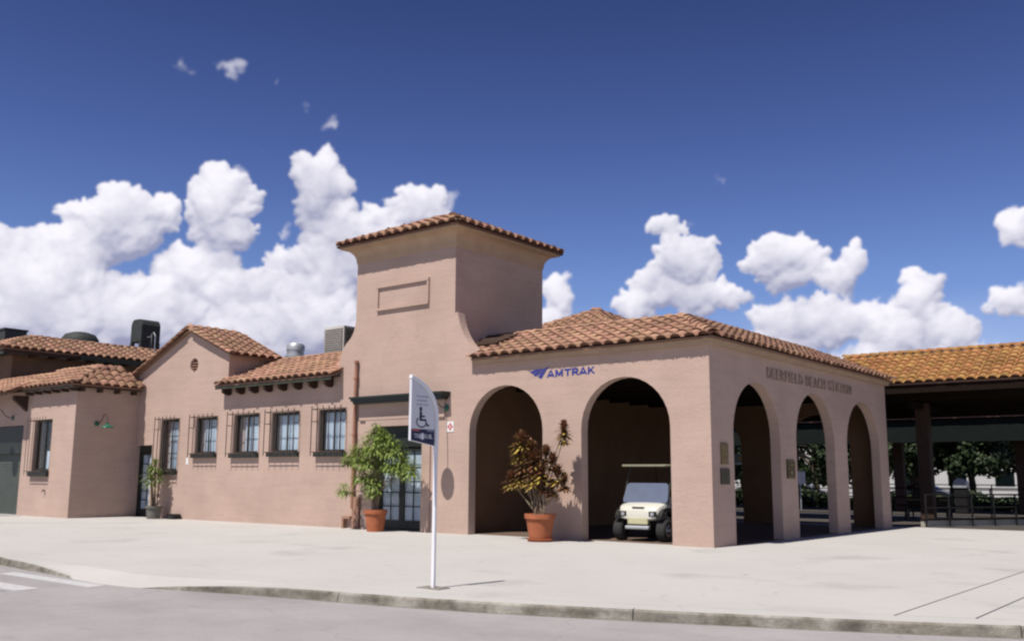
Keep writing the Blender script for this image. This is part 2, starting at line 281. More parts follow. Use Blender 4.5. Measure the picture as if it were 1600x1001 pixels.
# ------------------------------------------------------------------ helpers
def tag(o, label=None, cat=None, group=None, kind=None):
    if label: o['label'] = label
    if cat: o['category'] = cat
    if group: o['group'] = group
    if kind: o['kind'] = kind
    return o
def link(o, parent=None):
    COL.objects.link(o)
    if parent: o.parent = parent
    return o
def empty(name, loc=(0, 0, 0), rz=0):
    o = bpy.data.objects.new(name, None); o.location = loc; o.rotation_euler = (0, 0, rz); COL.objects.link(o); return o
def copy_tree(o, parent=None):
    c = o.copy(); COL.objects.link(c); c.parent = parent
    for ch in list(o.children): copy_tree(ch, c)
    return c
class MB:
    def __init__(s): s.v = []; s.f = []; s.mi = []; s.cur = 0
    def add(s, vs, fs):
        b = len(s.v); s.v += [tuple(v) for v in vs]; s.f += [tuple(i+b for i in f) for f in fs]; s.mi += [s.cur]*len(fs); return s
    def box(s, x0, x1, y0, y1, z0, z1, M=None):
        vs = [(x, y, z) for z in (z0, z1) for y in (y0, y1) for x in (x0, x1)]
        if M: vs = [M @ Vector(v) for v in vs]
        return s.add(vs, [(0, 2, 3, 1), (4, 5, 7, 6), (0, 1, 5, 4), (2, 6, 7, 3), (0, 4, 6, 2), (1, 3, 7, 5)])
    def slab(s, loops, th, fr):
        """polygon loops (outer, holes) in 2D -> slab; fr(a,b,d) maps to 3D, d = depth"""
        fl = [p for lp in loops for p in lp]; n = len(fl)
        tr = tessellate_polygon([[Vector((a, b, 0)) for a, b in lp] for lp in loops])
        vs = [fr(a, b, 0) for a, b in fl]+[fr(a, b, th) for a, b in fl]
        fs = []
        for t in tr:
            fs.append(tuple(t)); fs.append(tuple(i+n for i in reversed(t)))
        k = 0
        for lp in loops:
            m = len(lp)
            for i in range(m): j = (i+1) % m; fs.append((k+i, k+j, n+k+j, n+k+i))
            k += m
        return s.add(vs, fs)
    def tube(s, pts, r, seg=8, caps=True):
        pts = [Vector(p) for p in pts]; rs = r if isinstance(r, (list, tuple)) else [r]*len(pts)
        vs = []; up = Vector((0, 0, 1))
        for i, p in enumerate(pts):
            d = (pts[min(i+1, len(pts)-1)]-pts[max(i-1, 0)]).normalized()
            a = d.cross(up); a = a if a.length > .05 else d.cross(Vector((1, 0, 0))); a.normalize(); b = d.cross(a)
            for k in range(seg):
                t = 2*math.pi*k/seg; vs.append(p+(a*math.cos(t)+b*math.sin(t))*rs[i])
        fs = [(i*seg+k, i*seg+(k+1) % seg, (i+1)*seg+(k+1) % seg, (i+1)*seg+k) for i in range(len(pts)-1) for k in range(seg)]
        if caps: fs += [tuple(range(seg)), tuple(reversed(range((len(pts)-1)*seg, len(pts)*seg)))]
        return s.add(vs, fs)
    def lathe(s, prof, c=(0, 0, 0), seg=20):
        vs = [(c[0]+r*math.cos(2*math.pi*k/seg), c[1]+r*math.sin(2*math.pi*k/seg), c[2]+z) for r, z in prof for k in range(seg)]
        fs = [(i*seg+k, i*seg+(k+1) % seg, (i+1)*seg+(k+1) % seg, (i+1)*seg+k) for i in range(len(prof)-1) for k in range(seg)]
        return s.add(vs, fs)
    def quad(s, a, b, c, d): return s.add([a, b, c, d], [(0, 1, 2, 3)])
    def build(s, name, mats, parent=None, smooth=False, bevel=0, recalc=True):
        me = bpy.data.meshes.new(name); me.from_pydata(s.v, [], s.f)
        for m in (mats if isinstance(mats, (list, tuple)) else [mats]): me.materials.append(m)
        if any(s.mi): me.polygons.foreach_set('material_index', s.mi)
        if recalc:
            import bmesh
            bm = bmesh.new(); bm.from_mesh(me); bmesh.ops.recalc_face_normals(bm, faces=bm.faces); bm.to_mesh(me); bm.free()
        if smooth:
            me.polygons.foreach_set('use_smooth', [True]*len(me.polygons)); me.set_sharp_from_angle(angle=R(38))
        me.update(); o = bpy.data.objects.new(name, me); link(o, parent)
        if bevel:
            b = o.modifiers.new('bevel', 'BEVEL'); b.width = bevel; b.segments = 2; b.limit_method = 'ANGLE'
        return o
FX = lambda a, b, d: (a, d, b)            # facade plane (X, Z), depth +Y
def SXf(a, b, d): return (-d, a, b)       # side plane (Y, Z), depth -X
def bx(name, x0, x1, y0, y1, z0, z1, m, parent=None, bevel=0):
    return MB().box(x0, x1, y0, y1, z0, z1).build(name, m, parent, bevel=bevel)
def arch(a0, a1, z0, zt, n=18):
    c, r = (a0+a1)/2, (a1-a0)/2; rise = min(r*.98, zt-z0); zs = zt-rise
    return [(a0, z0)]+[(c-r*math.cos(math.pi*i/n), zs+rise*math.sin(math.pi*i/n)) for i in range(n+1)]+[(a1, z0)]
def text_mesh(s, size, depth=.01, sx=1., bold=0.):
    cu = bpy.data.curves.new('text', 'FONT'); cu.body = s; cu.size = size; cu.extrude = depth/2; cu.align_x = 'LEFT'; cu.offset = bold; cu.resolution_u = 3
    o = bpy.data.objects.new('text', cu); COL.objects.link(o); dg = bpy.context.evaluated_depsgraph_get()
    me = bpy.data.meshes.new_from_object(o.evaluated_get(dg)); bpy.data.objects.remove(o); bpy.data.curves.remove(cu)
    me.transform(Matrix.Diagonal((sx, 1, 1, 1))); return me
def letters(word, a0, a1, height, weight, place, m, parent, name='letter', thick=.012, bold=0.):
    """one mesh per character spread over a0..a1; place(a, h, d)->3D"""
    fat = {'M': 1.25, 'W': 1.3, 'I': .45, ' ': .55, 'L': .85, 'E': .9, 'F': .85, '-': .5}
    tot = sum(fat.get(c, 1.) for c in word); u = (a1-a0)/tot; a = a0
    for c in word:
        w = fat.get(c, 1.)*u
        if c != ' ':
            me = text_mesh(c, 1., .1, 1., bold); xs = [v.co.x for v in me.vertices]; ys = [v.co.y for v in me.vertices]
            x0, x1, y0, y1 = min(xs), max(xs), min(ys), max(ys)
            hh = height*(1 if c != '-' else .2); yb = 0 if c != '-' else height*.4
            for v in me.vertices:
                fx = (v.co.x-x0)/max(x1-x0, 1e-4); fy = (v.co.y-y0)/max(y1-y0, 1e-4)
                v.co = place(a+w*(.5-weight/2+weight*fx), yb+fy*hh, thick*(v.co.z/.1+.5))
            me.materials.append(m); me.name = name
            link(bpy.data.objects.new(name, me), parent)
        a += w

# ------------------------------------------------------------------ ground, road, pavement, kerb
def struct(o): o['kind'] = 'structure'; return o
g = MB(); g.quad((-900, -900, -1.2), (900, -900, -1.2), (900, 900, -1.2), (-900, 900, -1.2)); struct(g.build('ground', EARTH))
KP = [(-60, -10.6, 0), (-40, -11.1, 0), (-20, -11.6, 0), (-13, -11.95, 0), (-9.3, -12.15, 0), (-7.4, -12.35, .02), (-6.4, -12.46, .07), (-5.5, -12.55, .125), (-4.5, -12.62, .125), (-3.5, -12.52, .125), (-2.7, -12.28, .075), (-1.8, -12.02, .03), (-.9, -11.83, .005), (.1, -11.65, 0),
      (1.1, -11.45, 0), (2.1, -11.2, 0), (3.1, -10.88, 0), (4.2, -10.48, 0), (5.3, -10.06, 0), (6.4, -9.62, 0), (7.3, -9.22, 0), (8.2, -8.80, 0), (9.2, -8.3, 0), (12.2, -6.7, 0), (16, -4.4, 0), (30, 4, 0), (60, 20, 0)]
def off(i, d):
    a, b = KP[max(i-1, 0)], KP[min(i+1, len(KP)-1)]; t = Vector((b[0]-a[0], b[1]-a[1], 0)).normalized()
    n = Vector((-t.y, t.x, 0)); return (KP[i][0]+n.x*d, KP[i][1]+n.y*d)
road = MB(); road.quad((-200, -120, -.13), (200, -120, -.13), (200, 60, -.13), (-200, 60, -.13))
# road sheet stops where the pavement and the platforms begin
road = MB()
for i in range(len(KP)-1):
    a, b = KP[i], KP[i+1]; road.quad((a[0], -120, -.13), (b[0], -120, -.13), (b[0], b[1]+.05, -.13), (a[0], a[1]+.05, -.13))
struct(road.build('road', ROAD))
pav = struct(empty('pavement'))
JX = (6.84, 7.66)
apron = [off(i, .55) for i in range(len(KP))]
def clipx(poly, x, keep_less):
    out = []
    for i in range(len(poly)):
        p, q = poly[i], poly[(i+1) % len(poly)]
        ip, iq = (p[0] <= x) == keep_less, (q[0] <= x) == keep_less
        if ip: out.append(p)
        if ip != iq:
            t = (x-p[0])/(q[0]-p[0]); out.append((x, p[1]+(q[1]-p[1])*t))
    return out
full = apron+[(60, 24.0), (-60, 24.0)]
cuts = [-60, JX[0]-.012, JX[0]+.012, JX[1]-.012, JX[1]+.012, 61]
for k in (0, 2, 4):
    p = clipx(clipx(full, cuts[k], False), cuts[k+1], True)
    MB().slab([p], -.12, lambda a, b, d: (a, b, d)).build('paving_slab', CONC, pav)
ap = MB()
for i in range(len(KP)-1):
    (x0, y0, h0), (x1, y1, h1) = KP[i], KP[i+1]; a, b = off(i, -.05 if 7 <= i <= 9 else .14), off(i+1, -.05 if 7 <= i+1 <= 9 else .14); c, d = apron[i+1], apron[i]
    ap.quad((a[0], a[1], -h0-.004), (b[0], b[1], -h1-.004), (c[0], c[1], -.004), (d[0], d[1], -.004))
ap.build('pavement_edge_strip', CONC, pav)
bed = MB(); bed.slab([[(-60, -9), (5, -8), (14, -4), (60, 22), (60, 24), (-60, 24)]], -.2, lambda a, b, d: (a, b, -.14+d)); bed.build('pavement_bed', EARTH, pav)
kerb = struct(empty('kerb'))
# kerbstones about four metres long, with a narrow open joint between them
segs = [[0, 1], [1, 2], [2, 3], [3, 4], [4, 5, 6, 7], [9, 10, 11, 12, 13], [13, 14, 15, 16, 17], [17, 18, 19, 20, 21], [21, 22, 23], [23, 24], [24, 25], [25, 26]]
for sg in segs:
    mb = MB(); vs = []
    pts = []
    for q in range(len(sg)-1):
        for t in np.linspace(0, 1, 5)[(0 if q == 0 else 1):]: pts.append((sg[q]+(sg[q+1]-sg[q])*t))
    for k, s_ in enumerate(pts):
        i = min(int(s_), len(KP)-2); t = s_-i
        if k == 0: t += .006
        if k == len(pts)-1: t -= .006
        A, Bq = KP[i], KP[i+1]; oa, ob = off(i, .145), off(i+1, .145)
        x, y, h = [A[j]+(Bq[j]-A[j])*t for j in range(3)]; ix, iy = oa[0]+(ob[0]-oa[0])*t, oa[1]+(ob[1]-oa[1])*t
        jz = random.uniform(-.003, .003)
        h = max(h, 0); top = -h+.004+jz
        nx, ny = (ix-x)/.145, (iy-y)/.145
        vs += [(x-nx*.02, y-ny*.02, -.15), (x, y, top-.025), (x+nx*.025, y+ny*.025, top), (ix, iy, top), (ix, iy, -.2)]
    n = len(pts); fs = [(i*5+j, (i+1)*5+j, (i+1)*5+(j+1) % 5, i*5+(j+1) % 5) for i in range(n-1) for j in range(5)]+[(0, 1, 2, 3, 4), tuple((n-1)*5+j for j in (4, 3, 2, 1, 0))]
    mb.add(vs, fs); mb.mi = [1 if k < (n-1)*5 and k % 5 in (2, 3) else 0 for k in range(len(mb.f))]; mb.build('kerbstone', [KERB, CONC], kerb)
gut = MB()
for i in range(len(KP)-1):
    if 5 <= i <= 9: continue
    (x0, y0, _), (x1, y1, _) = KP[i], KP[i+1]; a, b = off(i, -.045), off(i+1, -.045)
    gut.quad((a[0], a[1], -.126), (b[0], b[1], -.126), (x1, y1, -.126), (x0, y0, -.126))
struct(gut.build('gutter_grime', mat('gutter_dirt', (.16, .14, .11), (.28, .25, .21), .95, 5)))
ga = MB(); ga.slab([[(-46, -6.2), (-31.2, -5.6), (-28.6, -2.83), (-46, -2.83)]], -.003, lambda a, b, d: (a, b, .004+d)); struct(ga.build('grey_ground_sheet', mat('grey_ground', (.25, .24, .235), (.21, .20, .195), .95, 1.2)))  # darker grey sheet laid over the paving before the shutter
# zebra crossing bars by the dropped kerb
zc = struct(empty('crosswalk'))
for q in ([(-7.45, -12.68), (-4.2, -12.72), (-4.15, -13.02), (-7.4, -12.98)], [(-9.9, -13.60), (-4.55, -13.60), (-4.55, -13.98), (-9.9, -13.98)], [(-9.9, -14.65), (-4.6, -14.65), (-4.6, -15.05), (-9.9, -15.05)]):
    MB().slab([q], -.003, lambda a, b, d: (a, b, -.1255+d)).build('painted_bar', WPAINT, zc)

# ------------------------------------------------------------------ roof tile system
def tile_mesh(name, m, w0=.168, w1=.145, L=.46, h=.112, seg=6, th=.016):
    vs = []
    for y, w, hh in ((0, w0, h), (L, w1, h*.88)):
        for k in range(seg+1):
            t = math.pi*k/seg; vs.append((-w*math.cos(t), y, hh*math.sin(t)))
    for y, w, hh in ((0, w0-th, h-th), (L, w1-th, h*.88-th)):
        for k in range(seg+1):
            t = math.pi*k/seg; vs.append((-w*math.cos(t), y, hh*math.sin(t)))
    n = seg+1; fs = []
    for k in range(seg):
        fs.append((k, k+1, n+k+1, n+k)); fs.append((2*n+k+1, 2*n+k, 3*n+k, 3*n+k+1)); fs.append((k+1, k, 2*n+k, 2*n+k+1))
    me = bpy.data.meshes.new(name); me.from_pydata(vs, [], fs); me.materials.append(m)
    me.polygons.foreach_set('use_smooth', [k % 3 == 0 for k in range(len(fs))]); me.update(); return me, vs, fs
TM = {'r': tile_mesh('roof_tile', TILE), 'o': tile_mesh('roof_tile', TILEO)}
PITCH, EXPO = .385, .37
class RoofSet:
    """collects tiles of one building; the ones that show largest become objects, the rest one joined part per roof"""
    def __init__(s, key, limit=296): s.key = key; s.t = []; s.limit = limit; s.stuff = {}
    def plane(s, part, P0, u, v, ulen, vlen, lcut=lambda t: 0., rcut=lambda t: 0., hold=lambda p: True, pitch=PITCH, drop=.05, plug=True, pan=True, sc=1.):
        """P0 eave start, u along eave, v up slope; lcut/rcut(t) = how far the sides move in at slope distance t"""
        P0, u, v = Vector(P0), Vector(u).normalized(), Vector(v).normalized(); n = u.cross(v).normalized()
        if n.z < 0: n = -n
        nc = max(1, round(ulen/pitch)); pt = ulen/nc; nr = int(math.ceil(vlen/EXPO))
        pans = MB(); plugs = MB()
        for c in range(nc):
            a = (c+.5)*pt; jit = random.uniform(-.012, .012)
            for r in range(nr):
                t = r*EXPO
                if t > vlen-.12: continue
                if a < lcut(t+.2)-.02 or a > ulen-rcut(t+.2)+.02: continue
                o = P0+u*(a+jit)+v*(t-drop+random.uniform(-.012, .012))+n*(.018+random.uniform(0, .008))
                if not hold(o): continue
                ang = R(4.2)+random.uniform(-.01, .01)      # lower end rides on the tile below
                vv = (v*math.cos(ang)-n*math.sin(ang)); nn = (n*math.cos(ang)+v*math.sin(ang))
                w = random.uniform(-.025, .025); uu = (u*math.cos(w)+vv*math.sin(w)).normalized(); vv = nn.cross(uu)
                o = o+nn*.022
                M = Matrix(((uu.x*sc, vv.x, nn.x*sc, o.x), (uu.y*sc, vv.y, nn.y*sc, o.y), (uu.z*sc, vv.z, nn.z*sc, o.z), (0, 0, 0, 1)))
                view = CAM-o; face = max(.05, n.dot(view.normalized()))
                d = B @ np.array(o-CAM); px, py = d[0]/max(d[2], .1), d[1]/max(d[2], .1)
                vis = 1. if abs(px) < .545 and abs(py) < .345 and d[2] > 0 else .05
                s.t.append((vis*(face+.12)/view.length_squared, M, part))
            if plug and lcut(.2)-.02 < a < ulen-rcut(0)+.02:
                ctr = P0+u*(a+jit)+v*(.02)+n*.05
                vs = [ctr]+[ctr+u*(-.135*math.cos(math.pi*k/6))+n*(.105*math.sin(math.pi*k/6)) for k in range(7)]
                plugs.add(vs, [(0, k+1, k+2) for k in range(6)])
        if pan:
            for c in range(nc+1):
                a = c*pt
                for r in range(nr):
                    t0, t1 = r*EXPO-drop*.7, min((r+1)*EXPO, vlen)+.03
                    if a < lcut(t0+.2)+.03 or a > ulen-rcut(t0+.2)+.05: continue
                    if not hold(P0+u*a+v*t0): continue
                    vs = []
                    for t, l in ((t0, .045), (t1, .018)):
                        for k in range(5):
                            q = math.pi*k/4; vs.append(P0+u*(a-.115*math.cos(q))+v*t+n*(l+.055-.05*math.sin(q)))
                    pans.add(vs, [(k, k+1, 6+k, 5+k) for k in range(4)])
            if pans.v: tag(pans.build('pan_tiles', TILE if s.key == 'r' else TILEO, part, recalc=False), kind='stuff')
        if plug and plugs.v: tag(plugs.build('eave_mortar', MORT, part, recalc=False), kind='stuff')
    def cap(s, part, A, Bp, lift=.045, sc=.95):
        """line of overlapping cap tiles from low end A to high end B"""
        A, Bp = Vector(A), Vector(Bp); d = (Bp-A); L = d.length; d.normalize(); side = d.cross(Vector((0, 0, 1))).normalized(); n = side.cross(d).normalized()
        if n.z < 0: n = -n
        k = 0
        while k*EXPO < L-.34:
            o = A+d*(k*EXPO)+n*(lift+random.uniform(0, .012)); w = random.uniform(-.03, .03)
            vv = (d*math.cos(.07)-n*math.sin(.07)+side*w).normalized(); nn = (n-vv*n.dot(vv)).normalized(); uu = vv.cross(nn)
            M = Matrix(((uu.x*sc, vv.x, nn.x*sc, o.x), (uu.y*sc, vv.y, nn.y*sc, o.y), (uu.z*sc, vv.z, nn.z*sc, o.z), (0, 0, 0, 1)))
            s.t.append(((.9)/(CAM-o).length_squared*(1 if (B @ np.array(o-CAM))[0]/max((B @ np.array(o-CAM))[2], .1) < .54 else .05), M, part)); k += 1
    def finish(s):
        s.t.sort(key=lambda q: -q[0]); me, vs, fs = TM[s.key]
        for sc_, M, part in s.t[:s.limit]:
            o = bpy.data.objects.new('roof_tile', me); link(o, part); o.matrix_local = part.matrix_local.inverted() @ M if False else M
        rest = {}
        for sc_, M, part in s.t[s.limit:]: rest.setdefault(part.name, (part, []))[1].append(M)
        V = np.array([(*v, 1) for v in vs])
        for part, Ms in rest.values():
            mb = MB()
            for M in Ms: mb.add([tuple(x) for x in (V @ np.array(M).T)[:, :3]], fs)
            o = mb.build('roof_tiles', me.materials[0], part, recalc=False); o.data.polygons.foreach_set('use_smooth', [k % 3 == 0 for k in range(len(mb.f))]); tag(o, kind='stuff')

# ------------------------------------------------------------------ the station
ST = empty('station_building')
tag(ST, 'pink stucco station building with square tower, red barrel tile roofs and arched corner porch', 'building')
# front wall: gable, low wing, mission parapet with tower face, arched porch, all in one plane
def curve(p0, p1, p2, n=8):
    return [tuple((1-t)**2*np.array(p0)+2*t*(1-t)*np.array(p1)+t*t*np.array(p2)) for t in np.linspace(0, 1, n+1)]
out = [(-25.6, -.02), (-25.6, 5.62), (-22.05, 7.20), (-19.5, 6.08), (-19.5, 4.85), (-13.46, 4.85)]
out += curve((-13.46, 4.85), (-13.42, 5.75), (-12.95, 6.02), 7)[1:]+curve((-12.95, 6.02), (-12.66, 6.25), (-12.65, 6.75), 7)[1:]
out += [(-12.65, 8.72), (-8.3, 8.72), (-8.3, 6.46), (-8.19, 6.46), (-8.15, 6.30)]
out += curve((-8.15, 6.30), (-7.98, 5.62), (-7.42, 5.24), 9)[1:]
out += [(-7.40, 4.90), (0, 4.90), (0, -.02)]
a2 = arch(-3.76, -1.10, -.02, 4.18); a1 = arch(-7.68, -5.03, -.02, 4.18)
out += list(reversed(a2))+list(reversed(a1))
ED = (-11.62, -9.52, 3.16)
out += [(ED[1], -.02), (ED[1], ED[2]), (ED[0], ED[2]), (ED[0], -.02)]
LD = (-25.46, -24.30, 2.80)
out += [(LD[1], -.02), (LD[1], LD[2]), (LD[0], LD[2]), (LD[0], -.02)]
WIN = [(-23.78, -22.50, 1.80, 3.78), (-21.42, -20.02, 2.42, 3.78), (-19.04, -17.52, 2.40, 3.80), (-16.86, -15.32, 2.42, 3.79), (-14.36, -12.98, 2.40, 3.80)]
holes = [[(a+.03, c), (b-.03, c), (b-.03, d), (a+.03, d)] for a, b, c, d in WIN]
vent = [(-21.74+.27*math.cos(t), 5.80+.27*math.sin(t)) for t in np.linspace(0, 2*math.pi, 20, endpoint=False)]
wall = MB(); wall.slab([out]+holes+[vent], .30, FX); wall.build('front_wall', STUC, ST)
# side wall with three arches
so_ = [(.30, -.02), (.30, 4.90), (13.15, 4.90), (13.15, -.02)]
for a, b in ((9.18, 12.28), (5.16, 8.10), (1.2, 4.05)): so_ += list(reversed(arch(a, b, -.02, 4.10)))
MB().slab([so_], .28, SXf).build('side_wall', STUC, ST)
# porch interior: back wall with two arches, inner wall, ceiling, floor; colours darkened to hold the porch shade
bo = [(-8.0, 0), (-8.0, 4.5), (-.28, 4.5), (-.28, 0)]+list(reversed(arch(-3.6, -1.2, 0, 3.9)))+list(reversed(arch(-7.6, -5.3, 0, 3.9)))
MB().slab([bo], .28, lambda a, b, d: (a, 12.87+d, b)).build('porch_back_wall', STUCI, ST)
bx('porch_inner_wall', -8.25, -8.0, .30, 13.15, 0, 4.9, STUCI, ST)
bx('porch_ceiling', -7.99, -.285, .305, 12.865, 4.45, 4.55, DARKWOOD, ST)
for k in range(9): bx('ceiling_beam', -7.98, -.29, 1.2+k*1.35, 1.36+k*1.35, 4.25, 4.447, DARKWOOD, ST)
lin = MB(); lin.slab([[(-7.99, 0), (-7.99, 4.24), (-.29, 4.24), (-.29, 0)]+list(reversed(arch(-3.80, -1.06, 0, 4.22)))+list(reversed(arch(-7.72, -4.99, 0, 4.22)))], .01, lambda a, b, d: (a, .303+d, b)); lin.build('porch_shade_lining', STUCI, ST)  # dark sheet on the wall's inner face, porch shade as colour
lin = MB(); lin.slab([[(.32, 0), (.32, 4.24), (12.8, 4.24), (12.8, 0)]+list(reversed(arch(9.14, 12.32, 0, 4.14)))+list(reversed(arch(5.12, 8.14, 0, 4.14)))+list(reversed(arch(1.16, 4.09, 0, 4.14)))], .01, lambda a, b, d: (-.283-d, a, b)); lin.build('porch_shade_lining', STUCI, ST)
bx('porch_floor', -7.99, -.02, .32, 13.1, -.05, .012, mat('porch_floor_tile', (.15, .10, .075), (.11, .075, .055), .8, 3, .1), ST)
# main body
body = MB(); body.box(-25.55, -8.26, .31, 12.9, 0, 4.86); body.build('rear_wall', STUC, ST)
bx('flat_roof', -25.5, -.3, 1.8, 12.8, 5.0, 5.1, ROOFG, ST)
# inner dark room faces are the rear_wall box; tower shaft
tw = MB(); tw.box(-12.65, -8.30, .302, 4.36, 4.87, 8.72); tw.build('tower_wall', STUC, ST)
# tower cove cornice
cv = MB(); rings = []
for k in range(9):
    t = k/8*math.pi/2; rings.append((.03+.36*(1-math.cos(t)), 8.58+.40*math.sin(t)))
rings = [(.006, 8.50)]+rings+[(.42, 8.99), (.42, 9.06)]
vs = []
for o_, z in rings: vs += [(-12.65-o_, -o_, z), (-8.3+o_, -o_, z), (-8.3+o_, 4.36+o_, z), (-12.65-o_, 4.36+o_, z)]
fs = [(i*4+k, i*4+(k+1) % 4, (i+1)*4+(k+1) % 4, (i+1)*4+k) for i in range(len(rings)-1) for k in range(4)]
fs.append(tuple((len(rings)-1)*4+k for k in range(4)))
cv.add(vs, fs); cv.build('tower_cornice', TAN, ST, smooth=True)
# recessed-looking panel moulding on tower
pm = MB()
for x0, x1, z0, z1, d in ((-11.66, -9.36, 7.58, 7.67, .07), (-11.66, -9.36, 6.84, 6.92, .08), (-11.66, -11.585, 6.9205, 7.5795, .06), (-9.435, -9.36, 6.9205, 7.5795, .06)): pm.box(x0, x1, -d, .01, z0, z1)
pm.build('panel_moulding', STUC, ST)
# wing cornice along the front and side
cn = MB()
cn.box(-7.46, .14, -.14, -.002, 4.83, 4.93); cn.box(-7.46, .20, -.20, -.002, 4.9305, 5.0)
cn.box(.002, .14, -.0015, 13.25, 4.83, 4.93); cn.box(.002, .20, -.0015, 13.30, 4.9305, 5.0)
cn.build('cornice', TAN, ST)
# ---- roofs
RS = RoofSet('r')
def deck(name, pts, m=PAN, th=.06):
    """planar roof deck polygon with thickness below"""
    mb = MB(); n = len(pts); pts = [Vector(p) for p in pts]; lo = [p-Vector((0, 0, th)) for p in pts]
    mb.add(pts+lo, [tuple(range(n)), tuple(range(2*n-1, n-1, -1))]+[(i, (i+1) % n, n+(i+1) % n, n+i) for i in range(n)])
    return mb.build(name, m, ST)
ZE, AX, AY, AZ = 5.00, -1.74, 2.0, 5.92
# corner wing, front slope and side slope
d1 = deck('roof', [(-7.45, -.22, ZE), (.22, -.22, ZE), (AX, AY, AZ), (-8.28, AY, AZ), (-8.28, .9, ZE+(AZ-ZE)*1.2/2.3)])
vf = Vector((0, AY+.22, AZ-ZE)); vl = vf.length
RS.plane(d1, (-8.27, -.22, ZE), (1, 0, 0), vf, 8.49, vl, lcut=lambda t: max(0, .82*(1-t/1.5)), rcut=lambda t: t/vl*(.22-AX))
d2 = deck('roof', [(.222, -.218, ZE), (.222, 13.45, ZE), (AX+.002, 13.45-2.3, AZ), (AX+.002, AY+.002, AZ)])
vs_ = Vector((AX-.22, 0, AZ-ZE)); vl2 = vs_.length
RS.plane(d2, (.222, -.218, ZE), (0, 1, 0), vs_, 13.67, vl2, lcut=lambda t: t/vl2*2.3, rcut=lambda t: t/vl2*2.3)
RS.cap(d2, (.26, -.26, ZE+.02), (AX, AY, AZ+.02)); RS.cap(d1, (-8.2, AY, AZ-.01), (AX, AY, AZ-.01)); RS.cap(d2, (AX, 11.1, AZ-.01), (AX, AY, AZ-.01))
RS.cap(d2, (.26, 13.5, ZE), (AX, 11.15, AZ))
# back drop of the pent roofs
bk = MB(); bk.box(-8.28, AX, AY+.01, AY+.12, 5.1, AZ-.04); bk.box(AX-.12, AX-.005, AY+.125, 11.1, 5.1, AZ-.04); bk.build('roof_upstand', PAN, ST)
# eave boards
eb = MB(); eb.box(-7.45, .215, -.215, -.201, 4.955, 5.0); eb.box(.201, .215, -.2, 13.4, 4.955, 5.0); eb.build('eave_board', MORT, ST)
for k in range(4):
    MB().box(-.62, .62, -.09, .09, -.02, .02, Matrix.Translation((-7.80+k*.05, .62+k*.26, 5.52+k*.11)) @ Matrix.Rotation(R(24+k*3), 4, 'X') @ Matrix.Rotation(R(6-4*k), 4, 'Z')).build('flashing_board', WOODD, ST)
# hip roof rising behind the wing
PA = (-9.55, 9.5, 7.95); PH = 2.9; PZ = 6.62
for (a, b, u) in (((PA[0]-PH, PA[1]-PH), (PA[0]+PH, PA[1]-PH), (1, 0, 0)), ((PA[0]+PH, PA[1]-PH), (PA[0]+PH, PA[1]+PH), (0, 1, 0)), ((PA[0]-PH, PA[1]+PH), (PA[0]-PH, PA[1]-PH), (0, -1, 0)), ((PA[0]+PH, PA[1]+PH), (PA[0]-PH, PA[1]+PH), (-1, 0, 0))):
    dd = deck('roof', [(*a, PZ), (*b, PZ), PA]); mid = Vector(((a[0]+b[0])/2, (a[1]+b[1])/2, PZ)); v = Vector(PA)-mid; L = v.length
    if u in ((1, 0, 0), (0, 1, 0)): RS.plane(dd, (*a, PZ), u, v, 2*PH, L, lcut=lambda t, L=L: t/L*PH, rcut=lambda t, L=L: t/L*PH)
    RS.cap(dd, (*a, PZ), PA)
bx('roof_upstand', PA[0]-PH+.3, PA[0]+PH-.3, PA[1]-PH+.3, PA[1]+PH-.3, 5.1, 6.7, STUC, ST)
# tower roof
TA = (-10.47, 2.18, 10.28); q = .50; TZ = 9.10
cs = [(-12.65-q, -q), (-8.3+q, -q), (-8.3+q, 4.36+q), (-12.65-q, 4.36+q)]
for k, u in enumerate(((1, 0, 0), (0, 1, 0), (-1, 0, 0), (0, -1, 0))):
    a, b = cs[k], cs[(k+1) % 4]; dd = deck('roof', [(*a, TZ), (*b, TZ), TA], MORT); W2 = (Vector(b)-Vector(a)).length; mid = Vector(((a[0]+b[0])/2, (a[1]+b[1])/2, TZ)); v = Vector(TA)-mid; L = v.length
    RS.plane(dd, (*a, TZ), u, v, W2, L, lcut=lambda t, L=L, W2=W2: t/L*W2/2, rcut=lambda t, L=L, W2=W2: t/L*W2/2)
    RS.cap(dd, (*a, TZ), TA)
# low wing roof left of the tower
LZ, LY, LT = 4.88, 2.2, 5.98
d3 = deck('roof', [(-19.72, -.42, LZ), (-13.30, -.42, LZ), (-13.30, LY, LT), (-19.72, LY, LT)])
v = Vector((0, LY+.42, LT-LZ)); RS.plane(d3, (-19.72, -.42, LZ), (1, 0, 0), v, 6.42, v.length, hold=lambda p: not (p.x < -19.55 and p.y > -.1))
RS.cap(d3, (-19.5, LY, LT-.02), (-12.8, LY, LT-.02))
bx('fascia', -19.70, -13.32, -.405, -.375, 4.72, 4.86, FASCIA, ST)
for k in range(8):
    x = -19.35+k*.80; mb = MB(); mb.slab([[(-.37, 4.60), (-.37, 4.74), (.005, 4.84), (.005, 4.56), (-.10, 4.50), (-.22, 4.53)]], .11, lambda a, b, d, x=x: (x+d, a, b)); mb.build('rafter_tail', WOODD, ST)
bx('eave_soffit', -19.68, -13.32, -.37, -.003, 4.845, 4.875, WOODD, ST)
